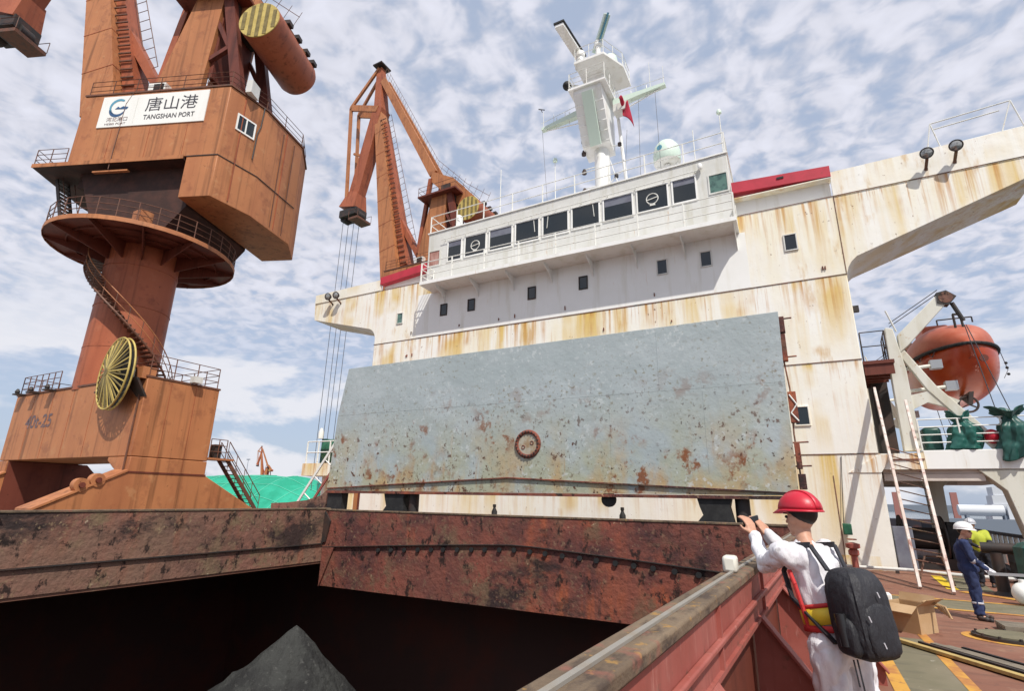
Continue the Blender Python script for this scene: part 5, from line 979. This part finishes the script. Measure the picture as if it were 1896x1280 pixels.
def person(label, jt, F, cl, helm, voxel=.010, hands=True, gloves=None, hair=True, FL=None):
    """jt: joints in world space; F: facing direction of the body, FL: of the head; cl: overall material"""
    F = Vector((*F, 0)).normalized(); FL = Vector((*FL, 0)).normalized() if FL else F; Lf = Vector((-F.y, F.x, 0)); HL = Vector((-FL.y, FL.x, 0)); Z = Vector((0, 0, 1))
    g = {k: Vector(v) for k, v in jt.items()}
    base = (g['anL']+g['anR'])/2; base.z = min(g['anL'].z, g['anR'].z)-.09
    t = thing('person', label, 'person', tuple(base))
    b = MB()
    cap(b, g['pelvis'], g['chest'], .10, .12); cap(b, g['chest'], g['neck'], .11, .05); cap(b, g['neck']-Z*.02, g['head']-Z*.04, .052, .05)
    h = g['head']
    b.ball(h+FL*.0+Z*.03, .1, 16, 12, (.86, .98, 1.08)); b.ball(h+FL*.035-Z*.045, .075, 14, 10, (.85, .95, 1.0)); cap(b, h+FL*.065-Z*.085, h+FL*.07-Z*.09, .03, .03)
    cap(b, h+FL*.098+Z*.012, h+FL*.118-Z*.022, .011, .015, 8); cap(b, h+FL*.098-HL*.02-Z*.058, h+FL*.098+HL*.02-Z*.058, .009, .009, 8)
    for s in (-1, 1):
        b.ball(h+HL*(s*.085)-Z*.005+FL*-.005, .028, 10, 8, (.5 if abs(HL.x) > .7 else 1, .5 if abs(HL.y) > .7 else 1, 1.15))
        S = 'L' if s > 0 else 'R'
        cap(b, g['chest']+Lf*s*.05+Z*.05, g['sh'+S], .08, .055); cap(b, g['sh'+S], g['el'+S], .048, .036); cap(b, g['el'+S], g['wr'+S], .036, .026)
        cap(b, g['pelvis'], g['hip'+S], .09, .08); cap(b, g['hip'+S], g['kn'+S], .078, .052); cap(b, g['kn'+S], g['an'+S], .05, .036); cap(b, g['an'+S], g['an'+S]+F*.12-Z*.06, .038, .028)
        if hands and not gloves:
            d = g.get('hd'+S, (g['wr'+S]-g['el'+S]).normalized()); sd = g.get('hs'+S, F*1.0 if abs(d.z) > .6 else Z); hand(b, g['wr'+S], d, sd, g.get('hn'+S, -Lf*s), jt.get('curl', .5) if not isinstance(jt.get('curl', .5), tuple) else .5)
    body = remeshed(b, 'body', 'skin', t, voxel, 3)
    for s in (-1, 1):
        MB().ball(h+FL*.093+HL*(s*.034)+Z*.012, .011, 10, 8).build('eye', 'hair', body)
        MB().tube(h+FL*.100+HL*(s*.018)+Z*.034, h+FL*.096+HL*(s*.052)+Z*.036, .005, n=6).build('eyebrow', 'hair', body)
    if hair: MB().ball(h-FL*.012+Z*.032, .108, 18, 12, (.90, .97, .98)).build('hair', 'hair', body) if 0 else remeshed(MB().ball(h-FL*.018+Z*.045, .103, 18, 12, (.92, .96, .92)), 'hair', 'hair', t, voxel*1.3, 1)
    c = MB()
    cap(c, g['pelvis'], g['chest'], .145, .155); cap(c, g['chest'], g['neck']-Z*.05, .15, .075); c.ball(g['pelvis'], .16, 14, 10)
    for s in (-1, 1):
        S = 'L' if s > 0 else 'R'
        cap(c, g['chest']+Lf*s*.04+Z*.04, g['sh'+S], .11, .082); cap(c, g['sh'+S], g['el'+S], .078, .062); cap(c, g['el'+S], g['wr'+S]-(g['wr'+S]-g['el'+S])*.1, .062, .046)
        cap(c, g['pelvis']+Lf*s*.03, g['hip'+S], .13, .118); cap(c, g['hip'+S], g['kn'+S], .115, .085); c.tube(g['kn'+S], g['an'+S]+Z*.01, .085, .080, n=14); c.ball(g['kn'+S], .085, 12, 8)
        bt = remeshed(MB().ball(g['an'+S]-Z*.03, .062, 12, 8, (1, 1, .95)).ball(g['an'+S]+F*.08-Z*.055, .05, 12, 8).ball(g['an'+S]+F*.15-Z*.06, .042, 12, 8).box(g['an'+S].x-.02, g['an'+S].x+.02, g['an'+S].y-.02, g['an'+S].y+.02, g['an'+S].z-.088, g['an'+S].z), 'boot', 'dark', t, .012, 3)
        if gloves:
            m = MB(); d = g.get('hd'+S, (g['wr'+S]-g['el'+S]).normalized()); hand(m, g['wr'+S], d, g.get('hs'+S, F), g.get('hn'+S, -Lf*s), .75, 1.12); cap(m, g['wr'+S]-d*.05, g['wr'+S], .036, .034); remeshed(m, 'glove', gloves, t, .008, 2)
    cv_ = remeshed(c, 'coverall', cl, t, voxel*1.4, 5, (.020, 9.0, .6))
    hm = MB(); hc_ = h+Z*.065
    def dome(u, v):
        a = 2*math.pi*u; e = v*math.pi/2; r = math.cos(e); 
        return hc_+FL*(.150*r*math.cos(a))+HL*(.128*r*math.sin(a))+Z*(.125*math.sin(e))
    hm.grid(dome, 28, 10)
    def brim(u, v):
        a = 2*math.pi*u; k = 1+v*(.07+.30*max(0, math.cos(a))**3); return hc_+FL*(.150*k*math.cos(a))+HL*(.128*k*math.sin(a))-Z*(.012*v+.018*v*max(0, math.cos(a)))
    hm.grid(brim, 28, 2); hm = hm.build('helmet', helm, t, solid=.006)
    MB().grid(lambda u, v: hc_+FL*(.152*math.cos(u*math.pi)*1.0)+HL*((v-.5)*.045)+Z*(.128*math.sin(u*math.pi)+.004), 16, 1).build('helmet_ridge', helm, hm, solid=.008)
    return t, g, F, Lf
def band(parent, p, q, r1, r2, m, name='reflective_band'):
    return MB().lathe([(r1, 0), (r2, (Vector(q)-Vector(p)).length)], p, 22, Vector(q)-Vector(p), caps=False).build(name, m, parent, solid=.004)
# foreground photographer, red helmet, leaning on the coaming
t, g, F, Lf = person('person in white overalls, red helmet and black backpack photographing over the coaming', dict(
    pelvis=(.13, 4.22, 1.20), chest=(.05, 4.28, 1.58), neck=(.00, 4.32, 1.77), head=(-.00, 4.36, 1.90),
    shL=(-.13, 4.18, 1.69), elL=(-.26, 4.40, 1.58), wrL=(-.33, 4.56, 1.77), shR=(.13, 4.47, 1.69), elR=(-.04, 4.72, 1.58), wrR=(-.25, 4.72, 1.77),
    hipL=(.05, 4.13, 1.14), knL=(.06, 4.10, .72), anL=(.08, 4.02, .34), hipR=(.20, 4.30, 1.14), knR=(.22, 4.31, .72), anR=(.26, 4.24, .34),
    hdL=(-.25, .30, .9), hdR=(-.45, .15, .9), hsL=(.75, .6, .1), hsR=(-.75, -.6, .1), hnL=(-.7, .7, 0), hnR=(-.7, .7, 0)), (-.75, .66), 'whitecloth', 'helred', .0075, True)
Z = Vector((0, 0, 1))
MB().bar((-.395, 4.60, 1.84), (-.30, 4.76, 1.87), .012, .085).build('phone', 'phone', t, bevel=.004)
vest = MB()
band(t, (.115, 4.235, 1.275), (.095, 4.25, 1.37), .182, .180, 'yelband', 'vest_band'); band(t, (.12, 4.23, 1.235), (.116, 4.234, 1.272), .186, .183, 'redcloth', 'vest_hem'); band(t, (.095, 4.25, 1.371), (.09, 4.253, 1.395), .182, .180, 'redcloth', 'vest_hem')
MB().path([(-.035, 4.14, 1.25), (-.06, 4.13, 1.38), (-.085, 4.14, 1.50), (-.11, 4.17, 1.58)], .013, 8).build('vest_edge', 'redcloth', t)
MB().bar((.03, 4.08, 1.33), (.0, 4.06, 1.42), .08, .02).build('vest_patch', 'redcloth', t) if 0 else None
pc = Vector((.25, 4.05, 1.385)); bx = Lf; by = -F; bz = (Z*1.0+F*.12).normalized()
def sup(u, v, c, ax, ay, az, e=.45):
    f = lambda x: math.copysign(abs(x)**e, x); a = 2*math.pi*u; b = math.pi*(v-.5)
    from mathutils import noise as mn
    w_ = 1+.10*abs(mn.noise(Vector((9*math.cos(a), 9*math.sin(a)+3*v, 7*v))*.35))+.05*mn.noise(Vector((6*math.cos(a), 6*math.sin(a), 22*v)))-.03
    ax, ay, az = ax*w_*(1.10-.26*v), ay*w_*(1.22-.42*v), az
    return c+bx*(ax*f(math.cos(a))*f(math.cos(b)))+by*(ay*f(math.sin(a))*f(math.cos(b)))+bz*(az*f(math.sin(b)))
bp = thing('backpack', 'black nylon backpack hanging low on the person in the red helmet', 'backpack', (.29, 4.03, 1.1))
MB().grid(lambda u, v: sup(u, v, pc, .155, .10+.02*math.sin(3*v), .245), 56, 36).build('main_bag', 'pack', bp)
MB().grid(lambda u, v: sup(u, v, pc+by*.085-bz*.07, .125, .05, .15, .55), 32, 18).build('front_pocket', 'pack', bp)
MB().grid(lambda u, v: sup(u, v, pc+bx*.145-bz*.12, .045, .07, .10, .6), 24, 14).build('side_pocket', 'pack', bp)
MB().tube(pc+bx*.175-bz*.17, pc+bx*.175-bz*.0, .03, n=12).build('water_bottle', 'phone', bp)
for s in (-1, 1):
    sp = [pc-by*.09+bx*s*.08+bz*.22, g['chest']+Lf*s*.11+Z*.165-F*.07, g['chest']+Lf*s*.115+Z*.15+F*.07, g['chest']+Lf*s*.12+F*.155-Z*.02, g['chest']+Lf*s*.165+F*.07-Z*.17, pc-by*.10+bx*s*.14-bz*.18]
    m = MB()
    for p_, q_ in zip(sp, sp[1:]): m.bar(p_, q_, .035, .012, up=F)
    m.build('strap', 'pack', bp)
MB().bar(pc+bx*.12-bz*.24, pc+bx*.12-bz*.40, .035, .008).build('loose_strap', 'pack', bp); MB().bar(pc+bx*.15-bz*.24, pc+bx*.15-bz*.37, .03, .008).build('loose_strap', 'pack', bp)
for i in range(3):
    a, z = random.uniform(-.12, .12), random.uniform(-.18, .15); q = pc+by*.138+bx*a+bz*z; MB().bar(q, q+bz*.03+bx*.01, .006, .006).build('reflective_tab', 'silver', bp)
st = thing('wooden_step', 'low wooden step under the person in the red helmet', 'step', (.16, 4.2, 0))
MB().box(-.14, .55, 3.85, 4.55, .21, .25).build('tread', 'plank', st)
for x in (-.12, .48): MB().box(x, x+.05, 3.87, 4.53, 0, .21).build('leg', 'plank', st)
# worker in navy overalls
wx, wy = 2.74, 13.6
t, g, F, Lf = person('person in navy overalls and white helmet standing on the deck holding a long bar', dict(
    pelvis=(wx-.03, wy, .90), chest=(wx-.05, wy, 1.22), neck=(wx-.03, wy, 1.43), head=(wx+.02, wy, 1.54),
    shL=(wx-.03, wy+.19, 1.34), elL=(wx+.06, wy+.22, 1.07), wrL=(wx+.27, wy+.12, .90), shR=(wx-.05, wy-.19, 1.34), elR=(wx+.00, wy-.24, 1.07), wrR=(wx+.22, wy-.20, .88),
    hipL=(wx-.03, wy+.10, .86), knL=(wx+.03, wy+.13, .48), anL=(wx+.05, wy+.20, .09), hipR=(wx-.03, wy-.10, .86), knR=(wx-.02, wy-.12, .48), anR=(wx-.03, wy-.14, .09),
    hdL=(.6, -.1, -.5), hdR=(.6, .1, -.5)), (.92, -.38), 'bluecloth', 'helwhite', .013, True, gloves='whitecloth', FL=(.9, -.44))
for S in 'LR':
    a = g['kn'+S].lerp(g['an'+S], .42); band(t, a, a.lerp(g['an'+S], .16), .0875, .0865, 'silver')
a = g['elR'].lerp(g['wrR'], .05); band(t, a, g['elR'].lerp(g['wrR'], .22), .066, .064, 'silver')
o = MB().bar((wx+.18, wy-.26, .83), (wx+2.9, wy+.5, .80), .02, .05).build('long_bar', 'steel'); tag(o, 'long flat steel bar held by the person in navy overalls', 'bar')
# worker with yellow vest in the shade
wx, wy = 4.15, 19.1
t, g, F, Lf = person('person in a yellow green vest and grey helmet working in the shade', dict(
    pelvis=(wx, wy, .86), chest=(wx-.02, wy, 1.2), neck=(wx-.08, wy-.02, 1.42), head=(wx-.12, wy-.04, 1.53),
    shL=(wx+.17, wy+.05, 1.33), elL=(wx+.2, wy-.12, 1.08), wrL=(wx+.05, wy-.3, .98), shR=(wx-.19, wy-.05, 1.33), elR=(wx-.25, wy-.2, 1.08), wrR=(wx-.1, wy-.36, 1.0),
    hipL=(wx+.1, wy, .84), knL=(wx+.12, wy-.03, .46), anL=(wx+.13, wy+.02, .09), hipR=(wx-.1, wy, .84), knR=(wx-.12, wy-.05, .46), anR=(wx-.12, wy, .09)), (-.35, -.93), 'darkcloth', 'helgrey', .015, True)
c = MB(); cap(c, g['pelvis']+Z*.05, g['chest'], .165, .175); cap(c, g['chest'], g['neck']-Z*.07, .17, .08)
for s, S in ((1, 'L'), (-1, 'R')): cap(c, g['chest']+Z*.04, g['sh'+S], .125, .098); cap(c, g['sh'+S], g['sh'+S].lerp(g['el'+S], .55), .092, .085)
remeshed(c, 'vest', 'hivis', t, .02, 4)
# ---------------------------------------------------------------- gear on the deck
cb = thing('cardboard_box', 'open brown cardboard box on the deck behind the backpack', 'box', (1.35, 11.6, 0))
c0 = [(1.06, 11.75), (1.50, 11.42), (1.80, 11.85), (1.36, 12.18)]
for i in range(4):
    a, b = Vector((*c0[i], 0)), Vector((*c0[(i+1) % 4], 0)); d = (b-a).normalized(); n = Vector((d.y, -d.x, 0))
    MB().hexa([a, b, b-n*.008, a-n*.008, a+Z*.42, b+Z*.42, b-n*.008+Z*.42, a-n*.008+Z*.42]).build('side_panel', 'card', cb, smooth=False)
    q = n*(.17 if i != 2 else .05)+Z*(-.10 if i in (0, 3) else .12)
    MB().hexa([a+Z*.42, b+Z*.42, b+Z*.428, a+Z*.428, a+Z*.42+q, b+Z*.42+q, b+Z*.428+q, a+Z*.428+q]).build('flap', 'card', cb, smooth=False)
MB().add([(x, y, .01) for x, y in c0], [(0, 1, 2, 3)]).build('bottom_panel', 'card', cb)
gl = MB()
for i in range(5): gl.path([(1.72+.02*i, 11.72, .46), (1.80+.025*i, 11.66-.03*i, .44), (1.86+.02*i, 11.60-.04*i, .36-.02*i)], .014, 6)
gl.ball((1.70, 11.76, .46), .06, 10, 8, (1.3, 1, .5)); tag(gl.build('work_gloves', 'card'), 'pair of tan work gloves lying on the corner of the cardboard box', 'gloves')
o = MB().box(1.0, 1.32, 12.7, 13.0, 0, .42).build('white_carton', 'signwhite', None, bevel=.015); tag(o, 'small white printed carton between the backpack and the cardboard box', 'carton')
for k in range(3): MB().box(1.08+.07*k, 1.12+.07*k, 12.694, 12.699, .28, .36).build('print', 'inkblue', o)
o = MB().box(1.02, 1.55, 12.15, 12.55, 0, .30).build('flat_carton', 'card', None, bevel=.01); tag(o, 'lower tan carton just behind the open cardboard box', 'carton')
# planks across the walkway
L0, L1 = Vector((1.03, 10.75, 0)), Vector((2.75, 8.45, 0)); dl = (L1-L0).normalized(); nl = Vector((-dl.y, dl.x, 0))
desc = ['yellowed plank, nearest of the long planks on the deck', 'thin dark plank second in the row of long planks', 'narrow grey plank third in the row of long planks', 'wide grey plank in the middle of the row of long planks', 'grey plank second from the far side of the row', 'dark thin bar at the far side of the long planks']
for i, (off, w, h, m, s0) in enumerate(((0, .10, .045, 'plankyel', 0), (.125, .05, .06, 'dark', .35), (.19, .07, .04, 'plank', .5), (.285, .10, .05, 'plank', .42), (.39, .08, .045, 'plank', .55), (.48, .05, .06, 'black', .7))):
    p = L0+nl*off+dl*s0; q = L1+nl*off*1.05+dl*.8
    o = MB().bar(p+Z*(.02+h/2), q+Z*(.02+h/2), w, h).build('plank', m, None, bevel=.004); tag(o, desc[i], 'plank', 'long planks lying on the deck')
mh = thing('deck_manhole', 'oval deck manhole outlined in yellow paint', 'manhole', (2.75, 11.9, 0))
def oval(a, b, r, z, n=28): return [(2.75+math.cos(2*math.pi*i/n)*a*r, 11.9+math.sin(2*math.pi*i/n)*b*r, z) for i in range(n)]
MB().add(oval(.52, .42, 1.25, .006), [tuple(range(28))]).build('painted_outline', 'line', mh, smooth=False); MB().prism(oval(.52, .42, 1.0, .008), (0, 0, .04)).build('coaming_ring', 'dark', mh); MB().prism(oval(.52, .42, .86, .05), (0, 0, .02)).build('lid', 'walk', mh)
for i in range(12): a = 2*math.pi*i/12; MB().lathe([(.02, 0), (.02, .03), (0, .03)], (2.75+.48*math.cos(a), 11.9+.385*math.sin(a), .05), 6).build('bolt', 'dark', mh)
o = thing('slatted_crate', 'grey slatted wooden crate lid lying near the manhole', 'crate', (3.1, 12.6, 0))
for k in range(5): MB().box(2.78, 3.7, 12.35+k*.11, 12.44+k*.11, .05, .12).build('slat', 'plank', o)
for x in (2.8, 3.6): MB().box(x, x+.07, 12.3, 12.95, .0, .05).build('batten', 'plank', o)
o = MB().ball((4.05, 16.0, .235), .21, 20, 14, (1, 1, 1.1)).lathe([(.06, 0), (.06, .08), (0, .08)], (4.05, 16, .44), 10).build('white_fender', 'signwhite'); tag(o, 'round white plastic fender on the deck at the right edge', 'fender')
# mooring gear in the shade of the boat deck
bo = thing('mooring_post', 'dark T shaped mooring roller post right of the yellow vest', 'bollard', (4.1, 17.6, 0))
MB().lathe([(.22, 0), (.13, .08), (.12, .95)], (4.1, 17.6, 0), 16).build('post', 'dark', bo); MB().tube((3.85, 17.7, 1.05), (5.2, 17.4, 1.05), .13, n=14).build('roller', 'dark', bo)
gc = MB().grid(lambda u, v: (4.75+.42*(1+.1*math.sin(7*2*math.pi*u))*math.cos(2*math.pi*u)*(1 if v < .75 else 1-.9*(v-.75)/.25), 17.0+.42*math.sin(2*math.pi*u)*(1 if v < .75 else 1-.9*(v-.75)/.25), 1.25*min(1, v*1.2)), 36, 16).build('covered_drum', 'tarp', None); tag(gc, 'green covered drum standing at the right edge of the deck', 'drum')
wn = thing('mooring_winch', 'dark mooring winch behind the ladder under the boat deck', 'winch', (3.6, 23.5, 0))
MB().lathe([(.75, -.6), (.75, -.55), (.35, -.55), (.35, .55), (.75, .55), (.75, .6)], (3.6, 23.5, .95), 24, (1, 0, 0)).build('drum', 'dark', wn); MB().box(2.8, 4.4, 23.0, 24.1, 0, .35).build('bed', 'dark', wn); MB().box(4.25, 4.6, 23.0, 24.0, .35, 1.5).build('gearbox', 'black', wn)
lk = MB().box(2.62, 3.15, 22.0, 22.6, 0, 1.35).build('deck_locker', 'bluegrey', None, bevel=.02); tag(lk, 'blue grey deck locker behind the ladder', 'locker')
for k, (x, y, r, h, m, l) in enumerate(((5.3, 20.4, .3, .85, 'black', 'black oil drum beside the far pillar'), (5.0, 22.6, .28, .8, 'dark', 'dark drum under the boat deck left of the railing'))):
    o = MB().lathe([(r, 0), (r, h*.33), (r*1.04, h*.35), (r, h*.37), (r, h*.64), (r*1.04, h*.66), (r, h*.68), (r, h), (0, h)], (x, y, 0), 18).build('oil_drum', m); tag(o, l, 'drum')
pp = thing('deck_pipe', 'pale pipe run along the deck at the foot of the superstructure', 'pipe', (2.8, 21, 0))
MB().path([(1.0, 21.05, .12), (2.7, 21.05, .12), (3.9, 20.4, .12), (6.2, 20.2, .12)], .05, 8).build('pipe', 'greywall', pp)
for x in (1.4, 2.4): MB().box(x, x+.08, 20.95, 21.15, 0, .08).build('bracket', 'dark', pp)
for k, (y0, y1) in enumerate(((18.0, 21.6), (22.2, 27))):
    o = MB().path([(5.6, y0, .12), (5.9, (y0+y1)/2, .12), (5.7, y1, .12)], .09, 8).build('mooring_rope', 'dark'); tag(o, ['dark mooring rope along the deck before the web frame', 'dark mooring rope running aft past the web frame'][k], 'rope')

# ---------------------------------------------------------------- gear left of the hatch cover
wp = thing('winch_platform', 'cream winch platform with green machinery left of the hatch cover', 'platform', (-19.5, 18.3, 0))
MB().box(-20.45, -18.0, 17.8, 19.6, 2.86, 3.42).build('platform_box', 'wall', wp); MB().box(-19.6, -18.4, 18.3, 19.2, 0, 2.86).build('pedestal', 'wall', wp)
MB().lathe([(.55, -.45), (.55, .45)], (-19.2, 18.6, 4.05), 18, (1, 0, 0)).build('winch_drum', 'green', wp); MB().box(-19.9, -19.65, 18.3, 18.9, 3.42, 4.6).build('gear_case', 'tarp', wp)
MB().lathe([(.16, 3.42), (.16, 4.9), (.42, 4.9), (.45, 5.4), (.0, 5.4)], (-18.2, 18.6, 0), 14).build('ventilator', 'green', wp)
railing(wp, [(-20.3, 17.85, 3.42), (-18.1, 17.85, 3.42)], 'railwhite', 1.0, 2, .7, .03)
MB().lathe([(.12, 0), (.12, .3), (.05, .5), (0, .5)], (-19.9, 18.2, 4.6), 8).build('lamp', 'railwhite', wp)
gw = thing('gangway_ladder', 'white and red inclined ladder left of the hatch cover', 'ladder', (-18, 16, 0))
MB().bar((-18.4, 16.0, 1.7), (-16.45, 16.0, 4.3), .05, .10).build('side_rail', 'railwhite', gw); MB().bar((-17.7, 16.1, 1.7), (-16.2, 16.1, 3.7), .05, .10).build('side_rail', 'coam_red', gw)
for k in range(3): p = Vector((-18.1+.5*k, 16, 2.1+.66*k)); MB().tube(p, p+Vector((.35, .1, -.3)), .025, n=5).build('rung', 'railwhite', gw)
for x in (-18.4, -17.7): MB().box(x-.05, x+.05, 15.95, 16.15, 0, 1.7).build('leg', 'railwhite', gw)
rs = MB().prism([(-18.1, 14.5, 0), (-15.15, 14.5, 0), (-15.15, 14.5, 2.22), (-15.5, 14.5, 2.0), (-16.2, 14.5, 1.82), (-17.2, 14.5, 1.72), (-18.1, 14.5, 1.68)], (0, .3, 0)).build('stowage_rail', 'coam_side'); tag(rs, 'low rust stained curved rail left of the hatch cover foot', 'rail')
MB().box(-15.14, -14.95, 14.5, 14.8, 0, 2.3).build('rail_post', 'coam', rs)
# ---------------------------------------------------------------- far shore
def mound(u, v):
    x = -125+70*u; prof = math.sin(math.pi*v)**.8
    z = -2.2+(7.6*min(1, u/.2)*min(1, (1.0-u)/.36)**.95)*prof+.10*math.sin(40*u)*prof+.15*math.sin(13*u+5*v)*prof
    return (x, 54+24*v+4*math.sin(3*u), z)
mo = MB().grid(mound, 60, 20).build('netted_stockpile', 'net', None); tag(mo, 'stockpile mound under bright green dust netting on the quay', 'stockpile')
for k in range(9):
    u = .12+.085*k; pts = [Vector(mound(u, v/20))+Vector((0, 0, .05)) for v in range(0, 11)]; MB().path(pts, .05, 4).build('net_seam', 'netseam', mo)
for k in range(3):
    v = .14+.12*k; pts = [Vector(mound(u/30, v))+Vector((0, 0, .05)) for u in range(2, 28)]; MB().path(pts, .05, 4).build('net_seam', 'netseam', mo)
crane(-345, 268, 12, 'tiny far portal crane standing beyond the green stockpile', JB, detail=False, S=.62)
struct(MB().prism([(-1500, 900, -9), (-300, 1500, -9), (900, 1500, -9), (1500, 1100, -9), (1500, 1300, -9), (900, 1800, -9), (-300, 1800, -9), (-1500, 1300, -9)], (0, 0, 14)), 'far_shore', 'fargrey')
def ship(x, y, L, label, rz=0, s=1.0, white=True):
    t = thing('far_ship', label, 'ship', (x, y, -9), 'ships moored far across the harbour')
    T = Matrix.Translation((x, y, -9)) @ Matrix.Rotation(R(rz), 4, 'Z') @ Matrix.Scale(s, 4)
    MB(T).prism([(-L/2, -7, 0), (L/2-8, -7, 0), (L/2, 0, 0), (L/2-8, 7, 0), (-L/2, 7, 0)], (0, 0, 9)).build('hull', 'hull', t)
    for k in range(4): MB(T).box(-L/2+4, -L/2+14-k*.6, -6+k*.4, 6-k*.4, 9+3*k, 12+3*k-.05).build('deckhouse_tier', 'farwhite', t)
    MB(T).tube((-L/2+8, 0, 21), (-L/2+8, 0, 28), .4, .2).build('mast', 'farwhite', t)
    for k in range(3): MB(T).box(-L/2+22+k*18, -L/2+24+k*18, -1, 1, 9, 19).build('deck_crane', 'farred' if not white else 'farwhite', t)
ship(-230, 172, 95, 'white ship seen through the opening of the crane portal', 8, 1.0); ship(-150, 190, 90, 'dark hulled ship beyond the right end of the green stockpile', 4, .8)
ship(62, 165, 90, 'white ship beyond the boat deck pillars on the right', 172, .8, False); ship(20, 210, 100, 'far ship glimpsed behind the ladder under the boat deck', 176, .8, False)
tk = thing('storage_tank', 'white horizontal tank seen between the boat deck pillars', 'tank', (27, 120, -9))
MB().lathe([(0, -.2), (.9, 0), (.9, 6), (0, 6.2)], (24.2, 120, 1.5), 20, (1, 0, 0)).build('shell', 'farwhite', tk)
MB().box(22, 33, 118, 122, -9, .1).build('jetty_block', 'fargrey', tk)
for x in (25, 30): MB().box(x, x+.4, 119.3, 120.7, .1, .8).build('saddle', 'fargrey', tk)
MB().box(30.5, 32, 119, 121, .2, 2.2).build('end_cabin', 'farwhite', tk)
for k in range(4): MB().box(33+k*1.2, 33.3+k*1.2, 119.9, 120.1, -1, 5-k*.4).build('jetty_mast', 'farred', tk)

for k, (x, y, h) in enumerate(((-128, 150, 16), (-150, 165, 15), (-112, 160, 14), (-260, 190, 22))):
    t = thing('light_mast', ['slim far light mast right of the green stockpile', 'second slim light mast beyond the green stockpile', 'short far light mast close to the winch platform', 'tall far light mast glimpsed behind the crane portal'][k], 'light mast', (x, y, -2.2), 'light masts far along the quay')
    MB().tube((x, y, -2.2), (x, y, h-2.2), .22, .12, n=6).build('mast', 'fargrey', t); MB().box(x-1.2, x+1.2, y-.2, y+.2, h-2.4, h-1.9).build('lamp_bar', 'fargrey', t)
for k, (x, y, w) in enumerate(((-168, 170, 26), (-215, 230, 40))):
    t = thing('quay_shed', ['long grey quay shed far beyond the green stockpile', 'pale wide quay shed behind the crane portal'][k], 'shed', (x, y, -2.2), 'sheds far along the quay')
    MB().box(x-w/2, x+w/2, y-6, y+6, -2.2, 3.2).build('wall', 'farwhite', t); MB().prism([(x-w/2-.5, y-6.5, 3.2), (x-w/2-.5, y+6.5, 3.2), (x-w/2-.5, y, 5.2)], (w+1, 0, 0)).build('roof', 'fargrey', t)
